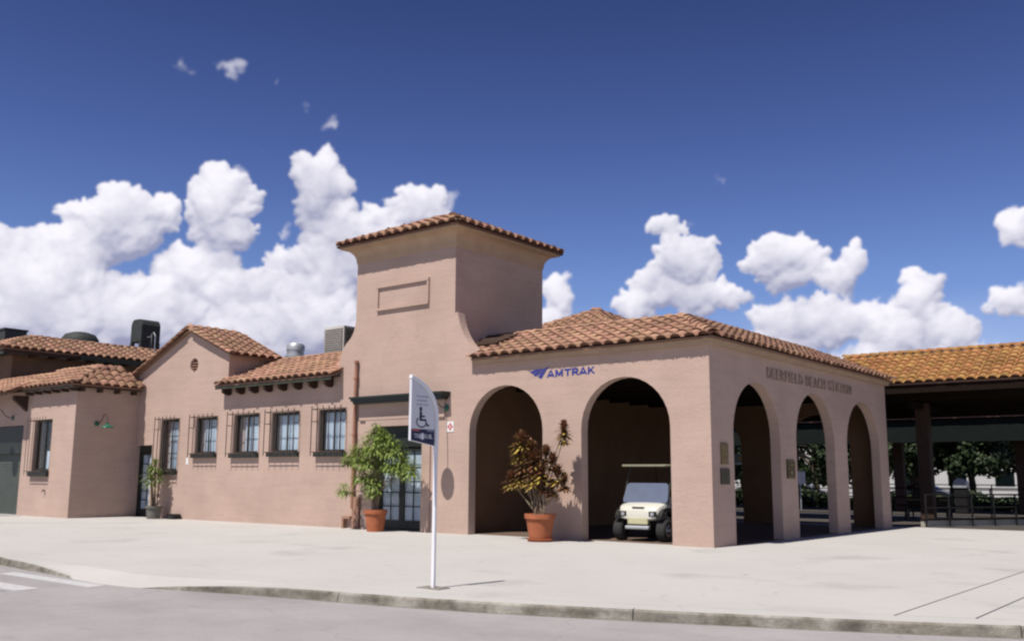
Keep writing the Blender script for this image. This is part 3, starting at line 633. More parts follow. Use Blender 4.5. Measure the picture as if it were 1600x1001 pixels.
# gable block
gb = MB(); gb.slab([[(-25.55, 4.7), (-25.55, 5.60), (-22.05, 7.15), (-19.5, 6.03), (-19.5, 4.7)]], 1.75, lambda a, b, d: (a, .302+d, b)); gb.build('gable_wall', STUC, ST)
d4 = deck('roof', [(-22.05, -.12, 7.19), (-19.20, -.12, 6.02), (-19.20, 2.20, 6.02), (-22.05, 2.20, 7.19)])
v = Vector((-2.85, 0, 1.25)); RS.plane(d4, (-19.20, -.12, 6.02), (0, 1, 0), v, 2.32, v.length)
d5 = deck('roof', [(-22.052, -.12, 7.19), (-25.75, -.12, 5.62), (-25.75, 2.2, 5.62), (-22.052, 2.2, 7.19)])
v = Vector((3.70, 0, 1.65)); RS.plane(d5, (-25.75, 2.20, 5.62), (0, -1, 0), v, 2.32, v.length)
RS.cap(d4, (-22.05, -.16, 7.19), (-22.05, 2.4, 7.19)); RS.cap(d4, (-19.15, -.13, 6.02), (-22.0, -.13, 7.19), .05, .85); RS.cap(d5, (-25.75, -.13, 5.63), (-22.1, -.13, 7.19), .05, .85)
# gable vent: louvres in the round hole
vg = MB(); vg.box(-22.02, -21.46, .16, .18, 5.50, 6.10); vg.build('vent_backing', WOODD, ST)
for k in range(5):
    z = 5.60+k*.1; hw = math.sqrt(max(.01, .262**2-(z-5.80)**2)); MB().box(-21.74-hw, -21.74+hw, -.04, .04, -.006, .006, Matrix.Translation((0, .08, z)) @ Matrix.Rotation(.6, 4, 'X')).build('vent_slat', PIPEW, ST)
# ---- windows with curtains and iron grilles
for wi, (a, b, c, d) in enumerate(WIN):
    wn = MB()
    a_, b_ = a+.03, b-.03
    for x0, x1, z0, z1 in ((a_, a_+.09, c, d), (b_-.09, b_, c, d), (a_+.0905, b_-.0905, d-.09, d), (a_+.0905, b_-.0905, c, c+.08)): wn.box(x0, x1, .10, .19, z0, z1)
    w = wn.build('window', DKGREEN, ST)
    cur = MB(); n = 40; x0, x1 = a_+.10+(.22, .16, .30, .10, .05)[wi], b_-.10-(.0, .02, .06, .03, .0)[wi]; top = d-.10; bot = c+.085
    gap = random.uniform(.35, .65)
    cv_ = []
    for k in range(n+1):
        x = x0+(x1-x0)*k/n; y = .245+.018*math.sin(k*1.9+wi)+.008*math.sin(k*4.3); cv_ += [(x, y, bot), (x, y, top)]
    cur.add(cv_, [(2*k, 2*k+2, 2*k+3, 2*k+1) for k in range(n) if k != int(n*gap)]); cur.build('curtain', CURT, w, smooth=True, recalc=False)
    MB().quad((a_+.09, .147, c+.08), (b_-.09, .147, c+.08), (b_-.09, .147, d-.09), (a_+.09, .147, d-.09)).build('pane', GLASS, w)
    mu = MB(); mu.box((a_+b_)/2-.03, (a_+b_)/2+.03, .12, .142, c+.08, d-.09)
    nz = 3 if wi == 0 else 1
    for k in range(1, nz): z = c+(d-c)*k/nz; mu.box(a_+.09, (a_+b_)/2-.0305, .125, .141, z-.015, z+.015); mu.box((a_+b_)/2+.0305, b_-.09, .125, .141, z-.015, z+.015)
    mu.build('glazing_bar', DKGREEN, w)
    bx('sill', a-.06, b+.06, -.12, .09, c-.15, c-.002, DKGREEN, w)
    gr = MB(); P = .26; g0, g1, h0, h1 = a-.02, b+.02, c-.12, d+.10; nb = 6
    for k in range(nb):
        x = g0+(g1-g0)*k/(nb-1); gr.tube([(x, -P, h0), (x, -P, h1)], .017, 6)
    for z in (h0+.12, h1-.10):
        gr.box(g0-.015, g1+.015, -P-.008, -P+.008, z-.014, z+.014)
        gr.box(g0-.015, g0+.005, -P+.0085, .0, z-.012, z+.012); gr.box(g1-.005, g1+.015, -P+.0085, .0, z-.012, z+.012)
    zc_ = h1-.35
    for x in (g0, g1): gr.tube([(x, -P, h1-.50), (x, -.06, h1-.50), (x, -.03, h1-.44), (x, -.03, h1-.14)], .013, 5)
    gr.build('grille', IRON, w)
# ---- entrance: surround, door, canopy slab
sr = MB()
sr.box(-12.0, ED[0]-.001, -.05, -.002, 0, 3.36); sr.box(ED[1]+.001, -9.18, -.05, -.002, 0, 3.36); sr.box(ED[0], ED[1], -.05, -.002, ED[2]+.001, 3.36)
sr.build('door_surround', STUC, ST)
bx('canopy_band', -12.30, -8.62, -.06, -.002, 3.37, 3.90, STUC, ST)
cp = MB(); cp.box(-12.42, -8.46, -.34, -.003, 3.96, 4.04); cp.box(-12.36, -8.52, -.30, -.003, 3.88, 3.9595); cp.box(-12.46, -8.42, -.38, -.003, 4.0405, 4.10); cp.build('door_canopy', DKGREEN, ST)
def french_door(x0, x1, z1, leaves, y, rows=5, name='door'):
    W = (x1-x0)/leaves
    for k in range(leaves):
        a, b = x0+k*W+.004, x0+(k+1)*W-.004; mb = MB()
        mb.box(a, a+.10, y, y+.05, .02, z1); mb.box(b-.10, b, y, y+.05, .02, z1); mb.box(a+.1005, b-.1005, y, y+.05, z1-.12, z1); mb.box(a+.1005, b-.1005, y, y+.05, .02, .30)
        dr = mb.build(name, DKGREEN, ST)
        mu = MB(); m = (a+b)/2; mu.box(m-.014, m+.014, y+.012, y+.036, .301, z1-.121)
        for r in range(1, rows): z = .3+(z1-.42)*r/rows; mu.box(a+.101, m-.0145, y+.012, y+.036, z-.014, z+.014); mu.box(m+.0145, b-.101, y+.012, y+.036, z-.014, z+.014)
        mu.build('glazing_bar', DKGREEN, dr)
        MB().quad((a+.10, y+.024, .30), (b-.10, y+.024, .30), (b-.10, y+.024, z1-.12), (a+.10, y+.024, z1-.12)).build('pane', GLASS, dr)
        MB().box(a+.09, b-.09, y+.07, y+.075, .25, z1-.1).build('curtain', CURT, dr)
        MB().tube([(b-.05, y-.05, 1.0), (b-.05, y-.05, 1.12)], .012).build('handle', BRPLQ, dr)
fr = MB(); fr.box(ED[0]+.001, ED[0]+.08, .16, .28, 0, ED[2]-.001); fr.box(ED[1]-.08, ED[1]-.001, .16, .28, 0, ED[2]-.001); fr.box(ED[0]+.0805, ED[1]-.0805, .16, .28, 2.52, ED[2]-.001); fr.build('door_frame', DKGREEN, ST)
french_door(ED[0]+.08, ED[1]-.08, 2.51, 2, .20)
fr = MB(); fr.box(LD[0]+.001, LD[0]+.05, .16, .28, 0, LD[2]-.001); fr.box(LD[1]-.05, LD[1]-.001, .16, .28, 0, LD[2]-.001); fr.box(LD[0]+.0505, LD[1]-.0505, .16, .28, LD[2]-.25, LD[2]-.001); fr.build('door_frame', DKGREEN, ST)
french_door(LD[0]+.05, LD[1]-.05, LD[2]-.26, 1, .20, 6)
# downpipe and stub trim
pp = MB(); pp.tube([(-12.47, -.09, .62), (-12.47, -.09, 5.22)], .055, 10)
for z in (1.1, 2.9, 4.7): pp.box(-12.545, -12.395, -.155, -.001, z, z+.05)
pp.tube([(-12.47, -.09, 5.22), (-12.47, -.09, 5.30)], .075, 10); pp.build('downpipe', PIPE, ST, smooth=True)
tr = MB(); tr.box(-12.46, -12.16, -.10, -.052, 0, .98); tr.build('pipe_casing', PIPEW, ST); tr = MB(); tr.box(-12.86, -12.48, -.16, -.002, .30, .38); tr.box(-12.86, -12.78, -.16, -.002, 0, .2995); tr.build('pipe_guard', PIPEW, ST)
# ---- left pavilion
PX = -25.50; PY = -2.60
po = [(-33.4, 0), (-33.4, 5.0), (PX, 5.0), (PX, 0), (-29.68, 0), (-29.68, 3.62), (-32.9, 3.62), (-32.9, 0)]
MB().slab([po, [(-28.73, 1.75), (-27.28, 1.75), (-27.28, 3.80), (-28.73, 3.80)]], .28, lambda a, b, d: (a, PY+d, b)).build('pavilion_front_wall', STUC, ST)
MB().slab([[(PY+.2805, 0), (PY+.2805, 5.0), (-.003, 5.0), (-.003, 0)]], .28, lambda a, b, d: (PX-d, a, b)).build('pavilion_side_wall', STUC, ST)
# pavilion window
w = MB(); a_, b_, c, d = -28.73, -27.28, 1.75, 3.80
for x0, x1, z0, z1 in ((a_, a_+.10, c, d), (b_-.10, b_, c, d), (a_+.1005, b_-.1005, d-.1, d), (a_+.1005, b_-.1005, c, c+.1)): w.box(x0, x1, PY+.12, PY+.2, z0, z1)
w = w.build('window', DKGREEN, ST)
MB().quad((a_+.1, PY+.152, c+.1), (b_-.1, PY+.152, c+.1), (b_-.1, PY+.152, d-.1), (a_+.1, PY+.152, d-.1)).build('pane', GLASS, w)
MB().box(-27.95, b_-.1, PY+.22, PY+.225, c+.1, 2.55).build('curtain', CURT, w)
mu = MB(); mu.box(-28.03, -27.97, PY+.13, PY+.149, c+.1, d-.1); mu.build('glazing_bar', DKGREEN, w)
bx('sill', a_-.05, b_+.05, PY-.12, PY+.11, c-.20, c-.002, DKGREEN, w)
gr = MB(); P = .28
for k in range(7): x = a_+(b_-a_)*k/6; gr.tube([(x, PY-P, c-.15), (x, PY-P, d+.08)], .011, 6)
for z in (c, d-.05): gr.box(a_-.015, b_+.015, PY-P-.008, PY-P+.008, z-.014, z+.014); gr.box(a_-.015, a_+.005, PY-P+.0085, PY, z-.012, z+.012); gr.box(b_-.005, b_+.015, PY-P+.0085, PY, z-.012, z+.012)
gr.build('grille', IRON, w)
bx('room_backing', -33.3, PX-.3, -2.0, -1.95, 0, 4.9, BLACK, ST)
# roller shutter
sh = bx('roller_shutter', -32.88, -29.70, PY+.262, PY+.275, 0, 3.6, SHUT, ST)
for k in range(25): bx('shutter_slat', -32.87, -29.71, PY+.215, PY+.2615, .02+k*.098, .02+k*.098+.066, SHUT, sh)
bx('shutter_box', -32.88, -29.70, PY+.05, PY+.255, 2.46, 3.6, DKGREEN, ST)
# pavilion roof
PZ0, PZ1 = 5.06, 5.84; fx, fy = -25.12, -2.98; ax, ay = -26.2, -1.52
d6 = deck('roof', [(-29.3, fy, PZ0), (fx, fy, PZ0), (ax, ay, PZ1), (-29.3, ay, PZ1)])
v = Vector((0, ay-fy, PZ1-PZ0)); vl6 = v.length; RS.plane(d6, (-29.3, fy, PZ0), (1, 0, 0), v, fx+29.3, vl6, rcut=lambda t: t/vl6*(fx-ax))
d7 = deck('roof', [(fx+.002, fy+.002, PZ0), (fx+.002, -.12, PZ0), (ax+.002, -.70, PZ1), (ax+.002, ay, PZ1)])
v = Vector((ax-fx, 0, PZ1-PZ0)); vl7 = v.length; RS.plane(d7, (fx+.002, fy+.002, PZ0), (0, 1, 0), v, 3.05, vl7, lcut=lambda t: t/vl7*(ay-fy), rcut=lambda t: t/vl7*.56)
RS.cap(d7, (fx, fy, PZ0), (ax, ay, PZ1)); RS.cap(d6, (-29.3, ay, PZ1-.01), (ax, ay, PZ1-.01)); RS.cap(d7, (ax, -.70, PZ1-.01), (ax, ay, PZ1-.01)); RS.cap(d7, (fx, -.12, PZ0), (ax, -.70, PZ1), .07, .9)
d8 = deck('roof', [(-34.2, fy-.62, PZ0-.20), (-29.305, fy-.62, PZ0-.20), (-29.305, ay, PZ1-.04), (-34.2, ay, PZ1-.04)])
v = Vector((0, ay-fy+.62, PZ1-PZ0+.16)); RS.plane(d8, (-34.2, fy-.62, PZ0-.20), (1, 0, 0), v, 4.9, v.length)
bx('fascia', -29.28, fx-.03, fy+.02, fy+.05, 4.93, 5.06, FASCIA, ST); bx('fascia', fx-.05, fx-.02, fy+.06, -.15, 4.93, 5.06, WOODD, ST); bx('fascia', -34.2, -29.32, fy-.60, fy-.57, 4.78, 4.91, FASCIA, ST)
for k in range(6): bx('rafter_tail', -29.1+k*.72, -28.99+k*.72, fy+.06, PY-.003, 4.80, 4.93, WOODD, ST)
for k in range(4): bx('rafter_tail', PX+.003, fx-.06, -2.55+k*.72, -2.44+k*.72, 4.80, 4.93, WOODD, ST)
mb = MB(); mb.slab([[(0, 0), (-.55, .45), (-.55, .62), (0, .62)]], .22, lambda a, b, d: (-29.68+d, PY-.003+a, 4.18+b)); mb.build('bracket', WOODD, ST)
bx('pavilion_roof_upstand', -34.0, ax-.02, ay+.005, -.05, 5.0, PZ1-.08, PAN, ST)
# ---- taller hall on the far left
HALLW = mat('eave_shaded_hall_wall', (.17, .105, .07), (.13, .08, .055), .9, 2)  # brown carries the deep eave's shade, put into the wall colour
HX, HY, HZ = -33.0, -2.3, 7.16
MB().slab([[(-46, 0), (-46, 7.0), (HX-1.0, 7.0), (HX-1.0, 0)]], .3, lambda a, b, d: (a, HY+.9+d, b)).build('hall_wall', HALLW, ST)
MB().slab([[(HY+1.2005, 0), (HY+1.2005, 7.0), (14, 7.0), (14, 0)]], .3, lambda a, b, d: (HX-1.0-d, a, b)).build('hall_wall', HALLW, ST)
d9 = deck('roof', [(HX, HY, HZ), (HX, 14, HZ), (HX-2, 14, HZ+.85), (HX-2, HY+2.15, HZ+.85)])
v = Vector((-2, 0, .85)); vl9 = v.length; RS.plane(d9, (HX, HY, HZ), (0, 1, 0), v, 16.3, vl9, lcut=lambda t: t/vl9*2.15)
d10 = deck('roof', [(-46, HY, HZ), (HX-.002, HY-.002, HZ), (HX-2.002, HY+2.15, HZ+.85), (-46, HY+2.15, HZ+.85)])
v = Vector((0, 2.15, .85)); vl10 = v.length; RS.plane(d10, (-46, HY, HZ), (1, 0, 0), v, 13, vl10, rcut=lambda t: t/vl10*2)
RS.cap(d9, (HX, HY, HZ), (HX-2, HY+2.15, HZ+.85)); RS.cap(d9, (HX-2, 14, HZ+.84), (HX-2, HY+2.15, HZ+.84)); RS.cap(d10, (-46, HY+2.15, HZ+.84), (HX-2, HY+2.15, HZ+.84))
bx('gutter', HX-.03, HX+.07, 1.2, 13.9, HZ-.22, HZ-.03, FASCIA, ST)
bx('fascia', HX-.10, HX-.06, HY+.1, 13.9, HZ-.20, HZ-.065, WOODD, ST)
for k in range(12): bx('rafter_tail', HX-.998, HX-.101, HY+.7+k*.9, HY+.82+k*.9, HZ-.22, HZ-.07, WOODD, ST)
bx('eave_soffit', HX-.997, HX-.03, HY+.05, 13.9, HZ-.065, HZ-.062, WOODD, ST)
bx('flat_roof', -46, HX-2.05, HY+2.2, 14, HZ+.2, HZ+.3, ROOFG, ST)
RS.finish()

# ------------------------------------------------------------------ lettering and plaques
GLY = {'A': [(0, 0, .5, 1), (1, 0, .5, 1), (.2, .28, .8, .28)], 'M': [(.1, 0, .1, 1), (.9, 0, .9, 1), (.12, .95, .5, .2), (.88, .95, .5, .2)], 'T': [(.5, 0, .5, .9), (0, .9, 1, .9)],
       'R': [(.1, 0, .1, 1), (.1, .9, .7, .9), (.7, .9, .88, .78), (.88, .78, .88, .58), (.88, .58, .7, .45), (.1, .45, .7, .45), (.5, .45, .95, 0)], 'K': [(.1, 0, .1, 1), (.12, .35, .9, 1), (.38, .55, .95, 0)]}
def stroke_word(word, x0, x1, z0, h, wt, m, parent):
    fat = {'M': 1.25, 'A': 1.1}; u = (x1-x0)/sum(fat.get(c, 1) for c in word); x = x0
    for c in word:
        w = fat.get(c, 1)*u*.80; mb = MB()
        for k, (a, b, c2, d) in enumerate(GLY[c]):
            p, q = Vector((a*w, b*h, 0)), Vector((c2*w, d*h, 0)); t = (q-p).normalized(); nn = Vector((-t.y, t.x, 0))*wt/2; p2, q2 = p-t*wt*.25, q+t*wt*.25
            cl = lambda v: (x+v.x, min(max(v.y, 0), h))
            mb.slab([[cl(p2-nn), cl(q2-nn), cl(q2+nn), cl(p2+nn)]], .003+.0006*k, lambda a_, b_, d_: (a_, -.002-d_, z0+(a_-x0)*.01+b_))
        mb.build('letter', m, parent); x += fat.get(c, 1)*u
am = empty('railway_logo_lettering', (0, 0, 0)); tag(am, 'blue AMTRAK lettering with striped wedge logo on the pink wall above the two front arches', 'lettering')
stroke_word('AMTRAK', -4.86, -3.28, 4.30, .20, .058, BLUEP, am)
for pts in ([(-5.47, 4.50), (-5.28, 4.545), (-5.0, 4.555), (-4.78, 4.60), (-4.86, 4.54), (-5.05, 4.50), (-5.22, 4.475), (-5.40, 4.44)],
            [(-5.36, 4.425), (-5.22, 4.46), (-5.06, 4.485), (-5.12, 4.43), (-5.22, 4.37), (-5.30, 4.365)],
            [(-5.04, 4.488), (-4.88, 4.53), (-4.95, 4.44), (-5.03, 4.33), (-5.075, 4.28), (-5.19, 4.345), (-5.11, 4.41)]):
    MB().slab([pts], .004, lambda a, b, d: (a, -.004-d, b)).build('logo_stripe', BLUEP, am)
sn = empty('station_name_letters'); tag(sn, 'raised bronze letters DEERFIELD BEACH STATION on the shaded side wall above the arches', 'lettering')
letters('DEERFIELD BEACH STATION', 3.30, 9.80, .29, .80, lambda a, h, d: Vector((.004+d, a, 4.275+h)), BRONZE, sn, thick=.03)
def plaque(name, label, y0, y1, z0, z1, relief, mt, frame=BRPLQ, group=None):
    e = empty(name, (0, (y0+y1)/2, z0)); tag(e, label, 'plaque', group); yc = (y0+y1)/2
    MB().box(.003, .035, y0-yc, y1-yc, 0, z1-z0).build('plate', mt, e, bevel=.006)
    rb = MB(); H = z1-z0; W = y1-y0
    for a, b, c, d in relief: rb.box(.036, .050, a*W-W/2, b*W-W/2, c*H, d*H)
    if relief: rb.build('relief', BRASS, e)
plaque('wall_plaque', 'tall brass relief plaque, the upper of two on the corner pier', .46, .84, 1.95, 2.46, [(.15, .85, .68, .92), (.2, .8, .40, .62), (.12, .88, .34, .37), (.2, .8, .08, .3)], BRASS)
plaque('wall_plaque', 'plain dark plaque, the lower of two on the corner pier', .42, .88, 1.47, 1.85, [(.1, .9, .93, .95)], BRPLQ)
plaque('wall_plaque', 'brass framed plaque on the pier between first and second side arches', 4.40, 4.92, 1.62, 2.13, [(.06, .12, .05, .95), (.88, .94, .05, .95), (.12, .88, .88, .95), (.12, .88, .05, .12), (.25, .75, .65, .8), (.2, .8, .5, .55), (.3, .7, .2, .42)], BRPLQ)
hz = empty('hazard_placard', (-8.41, -.006, 3.07)); hz.scale = (.70, 1, .72); tag(hz, 'small white placard with four red diamonds on the wall beside the entrance', 'sign')
MB().box(-.19, .19, -.008, 0, -.21, .21).build('plate', WHITEV, hz)
for a, b in ((0, .095), (0, -.095), (.09, 0), (-.09, 0)):
    MB().slab([[(a-.072, b), (a, b-.078), (a+.072, b), (a, b+.078)]], .002, lambda x, z, d: (x, -.0085-d, z)).build('red_diamond', REDV, hz)
st_ = empty('small_notice', (-21.82, -.004, 2.16)); tag(st_, 'tiny white notice between the first two barred windows', 'sign'); MB().box(-.07, .07, -.006, 0, -.13, .11).build('plate', WHITEV, st_)
tp = empty('wall_tap', (-27.43, PY, 1.0)); tag(tp, 'small dark tap low on the pavilion wall below its window', 'tap')
MB().tube([(0, 0, .0), (0, -.10, .0), (0, -.12, -.06)], .018).lathe([(.0, -.002), (.05, -.002), (.05, .02), (0, .02)], (0, -.07, .03)).build('spout', IRON, tp)

# ------------------------------------------------------------------ wall lamps
def lamp(loc, rz, label, q=1.):
    e = empty('wall_lamp', loc, rz); tag(e, label, 'wall lamp', 'gooseneck wall lamps')
    MB().lathe([(0, -.03), (.10, -.03), (.10, 0), (.085, .02), (0, .03)], (0, 0, 0), 16).build('back_plate', LAMPG, e).rotation_euler = (R(90), 0, 0)
    pts = [(0, 0, 0), (0, -.18, .02), (0, -.32, .10), (0, -.45*q, .28), (0, -.58*q, .36), (0, -.70*q, .30), (0, -.76*q, .12), (0, -.77*q, -.02)]
    MB().tube(pts, .016, 8).build('arm', IRON, e, smooth=True)
    MB().lathe([(0, .04), (.04, .04), (.055, -.03), (.12, -.07), (.24, -.12), (.265, -.155), (.255, -.155), (.21, -.12), (.06, -.07), (0, -.06)], (0, -.77*q, -.02), 20).build('shade', LAMPG, e, smooth=True)
lamp((-8.58, -.03, 3.62), 0, 'green enamel gooseneck lamp beside the entrance canopy, half behind the kerb sign', 1.45)
lamp((PX+.03, -1.72, 3.60), R(90), 'green enamel gooseneck lamp on the shaded side wall of the left pavilion')
lamp((-30.7, PY-.03, 3.95), 0, 'dark gooseneck lamp above the roller shutter at the left edge')

# ------------------------------------------------------------------ rooftop equipment
ac = empty('condenser_unit', (-17.2, 3.6, 5.1)); tag(ac, 'beige louvred air conditioning condenser on the roof just left of the tower', 'condenser')
MB().box(-.56, .56, -.60, .60, .75, 2.16).build('casing', ACW, ac, bevel=.02)
for k in range(15): MB().box(-.52, .50, -.03, .03, -.012, .012, Matrix.Translation((0, -.635, .86+k*.085)) @ Matrix.Rotation(.5, 4, 'X')).build('louvre', ACW, ac)
for k in range(15): MB().box(-.56, .56, -.03, .03, -.012, .012, Matrix.Translation((.59, 0, .86+k*.085)) @ Matrix.Rotation(R(90), 4, 'Z') @ Matrix.Rotation(.5, 4, 'X')).build('louvre', ACD, ac)
bx('stand', -.5, .5, -.5, .5, 0, .75, ACD, ac)
ev = empty('exhaust_fan', (-19.45, 3.0, 5.1)); tag(ev, 'round galvanised exhaust fan on the low roof between gable and condenser', 'roof vent')
MB().lathe([(.28, 0), (.28, 1.05), (.42, 1.08), (.42, 1.18), (.34, 1.20), (.34, 1.38), (.36, 1.40), (.36, 1.58), (.30, 1.66), (0, 1.68)], (0, 0, 0), 24).build('housing', GALV, ev, smooth=True)
ct = empty('cooling_tower', (-35.65, 6.0, 7.52)); tag(ct, 'dark rounded cooling tower unit standing above the hall roof on the left', 'roof unit')
cpts = [(-.52, .95), (-.52, 1.85), (-.44, 2.06), (-.3, 2.16), (.3, 2.16), (.44, 2.06), (.52, 1.85), (.52, .95)]
MB().slab([cpts], 1.1, lambda a, b, d: (a, -.55+d, b)).build('housing', ACD, ct, bevel=.05)
for x, y in ((-.42, -.47), (.42, -.47), (.42, .47), (-.42, .47)): MB().box(x-.1, x+.1, y-.08, y+.08, 0, .949).build('leg', ACD, ct)
MB().box(.12, .50, -.38, .38, .0, .948).build('basin', ACD, ct)
ld = MB(); ld.tube([(.95, -.2, 0), (.95, -.2, 1.35), (1.15, -.2, 1.4), (1.3, -.2, 1.2), (1.3, -.2, 0)], .025, 6); ld.tube([(.5, -.2, 1.2), (.95, -.2, 1.2)], .02, 6); ld.build('handrail', GALV, ct)
tv = empty('turbine_vent', (-38.6, 4.0, 7.52)); tag(tv, 'low dark domed roof vent on the hall ridge', 'roof vent')
MB().lathe([(.8, 0), (.8, .85), (.95, .92), (.94, 1.15), (.75, 1.42), (.4, 1.54), (0, 1.56)], (0, 0, 0), 20).build('dome', ACD, tv, smooth=True)
rb = empty('roof_box', (-45.2, 3.0, 7.52)); tag(rb, 'dark flat topped roof unit at the far left edge', 'roof unit')
MB().box(-1.2, 1.35, -.6, .6, 0, 2.0).build('casing', ACD, rb, bevel=.03); MB().box(-1.25, 1.40, -.65, .65, 2.0005, 2.10).build('lid', ACD, rb)

# ------------------------------------------------------------------ plants
def leaf(mb, base, d, up, L, w, bend=.3, seg=3):
    d = d.normalized(); side = d.cross(up).normalized() if d.cross(up).length > .01 else Vector((1, 0, 0)); p = Vector(base); vs = []
    for k in range(seg+1):
        t = k/seg; ww = w*math.sin(math.pi*min(1, .12+t*.88))*.5+.001; q = p+d*(L*t)-Vector((0, 0, 1))*(bend*L*t*t)
        vs += [q-side*ww, q+side*ww]
    mb.add(vs, [(2*k, 2*k+1, 2*k+3, 2*k+2) for k in range(seg)])
def rdir(z0=-.2, z1=1): 
    t = random.uniform(0, 6.283); z = random.uniform(z0, z1); r = math.sqrt(max(0, 1-z*z)); return Vector((r*math.cos(t), r*math.sin(t), z))
def pot(e, r0, r1, h, rim, m, saucer=False):
    MB().lathe([(0, .0), (r0, 0), (r1-.02, h-rim), (r1+.015, h-rim), (r1+.02, h), (r1-.03, h), (r1-.045, h-.06), (0, h-.06)], (0, 0, .012 if saucer else 0), 28).build('pot', m, e, smooth=True)
    if saucer: MB().lathe([(0, 0), (r0+.03, 0), (r0+.09, .07), (r0+.07, .075), (r0+.02, .0125), (0, .0125)], (0, 0, 0), 28).build('saucer', m, e, smooth=True)
    MB().lathe([(0, h-.07), (r1-.05, h-.075)], (0, 0, .02), 20).build('soil', SOIL, e)
# 1: bushy green tree in terracotta pot by the entrance
p1 = empty('potted_tree', (-10.72, -.72, 0)); tag(p1, 'bushy bright green potted tree in a terracotta pot in front of the entrance door', 'potted plant')
pot(p1, .25, .335, .64, .12, POTT)
clumps = [(-.05, 0, 2.95, .30), (-.45, .05, 2.50, .42), (.15, -.1, 2.45, .50), (.72, 0, 2.35, .42), (-.15, -.15, 2.05, .45), (.45, .1, 2.0, .45), (1.18, .05, 1.95, .36), (1.35, 0, 1.75, .30), (-1.05, 0, 2.28, .30), (-1.35, .05, 2.10, .22), (-.62, 0, 1.62, .34), (-.05, -.1, 1.45, .36), (-1.40, 0, 1.20, .26), (.85, -.05, 1.85, .34), (.2, 0, 2.75, .3), (.05, -.15, 1.15, .26), (-.65, 0, 2.15, .36), (.55, -.05, 2.65, .25)]
st = MB(); rr = random.Random(2)
for x, y, z, r in clumps:
    mid = Vector((x*.12+rr.uniform(-.07, .07), y*.2+rr.uniform(-.06, .06), 1.15+rr.uniform(-.1, .1)))
    st.tube([(rr.uniform(-.06, .06), rr.uniform(-.05, .05), .55), mid, (x*.75, y, max(1.2, z-.15)), (x, y, z+.05)], [.024, .018, .010, .005], 6)
tag(st.build('branches', STEM, p1, smooth=True), kind='stuff')
lf = MB()
for x, y, z, r in clumps:
    for k in range(int(330*(r/.35)**2)):
        d0 = rdir(-.7, 1); b = Vector((x, y, z))+Vector((d0.x, d0.y*.9, d0.z*.8))*r*random.uniform(.25, 1.0)
        d = (d0+rdir(-.6, .3)*.6).normalized(); leaf(lf, b, d, Vector((0, 0, 1)), random.uniform(.11, .20), random.uniform(.024, .040), .45)
tag(lf.build('foliage', LEAFG, p1, recalc=False), kind='stuff')
# 2: cordyline / croton between the arches
p2 = empty('potted_shrub', (-4.42, -.92, 0)); tag(p2, 'dark red and yellow leaved shrub in a terracotta pot between the two front arches', 'potted plant')
pot(p2, .27, .385, .68, .12, POTT, True)
heads = [(-.62, .0, 2.50, .36, 1), (-.75, .05, 2.20, .30, 1), (-.38, .1, 2.30, .32, 0), (-.95, 0, 1.50, .30, 2), (-.62, -.05, 1.58, .28, 2), (-.55, 0, 1.95, .34, 0), (-.15, 0, 2.0, .36, 0), (.22, -.05, 2.15, .30, 0), (.40, 0, 1.95, .32, 0), (.15, -.1, 1.70, .34, 1), (.55, 0, 1.62, .32, 1), (-.15, -.05, 1.55, .34, 1), (.72, .05, 1.45, .28, 0), (.10, .05, 1.40, .3, 0), (.56, .28, 2.80, .28, 3), (.56, .28, 2.62, .22, 3), (-.3, 0, 1.78, .3, 0), (.35, .05, 1.3, .26, 0)]
st = MB()
for x, y, z, r, k in heads:
    b0 = (rr.uniform(-.16, .16), rr.uniform(-.12, .12), .58); st.tube([b0, (b0[0]+(x-b0[0])*.45, y*.3, .6+(z-.6)*.5), (x, y, z)], [.020, .016, .012], 6)
tag(st.build('stems', STEM, p2, smooth=True), kind='stuff')
lr, ly = MB(), MB()
for x, y, z, r, kind in heads:
    for k in range(84):
        ring = k/84; el_ = 1.35-ring*1.9; t = k*2.4+rr.uniform(-.2, .2)
        d = Vector((math.cos(t)*math.cos(el_), math.sin(t)*math.cos(el_), math.sin(el_)))
        yel = (kind >= 1 and ring > .62 and rr.random() < (.75 if kind != 3 else .5)) or (kind == 0 and rr.random() < .04)
        leaf(ly if yel else lr, (x, y, z+.12-ring*.22), d, Vector((0, 0, 1)), r*rr.uniform(.85, 1.25), rr.uniform(.06, .095), .35 if ring < .6 else .1, 4)
tag(lr.build('foliage', LEAFR, p2, recalc=False), kind='stuff'); tag(ly.build('yellow_foliage', LEAFY, p2, recalc=False), kind='stuff')
# 3: small palm-like plant by the left door
p3 = empty('potted_palm', (-23.0, -.55, 0)); tag(p3, 'spiky green yucca in a grey stone pot beside the narrow glazed door', 'potted plant')
pot(p3, .24, .30, .47, .07, POTG)
st = MB(); heads = [(-.38, 0, 1.68, .52), (-.18, .05, 1.98, .42), (-.15, -.1, 1.45, .42), (.10, .1, 1.60, .30)]
for x, y, z, r in heads: st.tube([(x*.2, y, .4), (x*.4, y, .9), (x, y, z)], [.045, .038, .03], 8)
st.build('stems', STEM, p3, smooth=True); lp = MB()
for x, y, z, r in heads:
    for k in range(60):
        el_ = 1.4-k/60*2.2; t = k*2.4; d = Vector((math.cos(t)*math.cos(el_), math.sin(t)*math.cos(el_), math.sin(el_))); leaf(lp, (x, y, z-.08+.12*(1-k/60)), d, Vector((0, 0, 1)), r*rr.uniform(.8, 1.1), .05, .25, 4)
tag(lp.build('foliage', LEAFP, p3, recalc=False), kind='stuff')
bb = empty('bait_box', (-22.2, -.2, 0)); tag(bb, 'low black box on the ground at the foot of the wall right of the yucca', 'box')
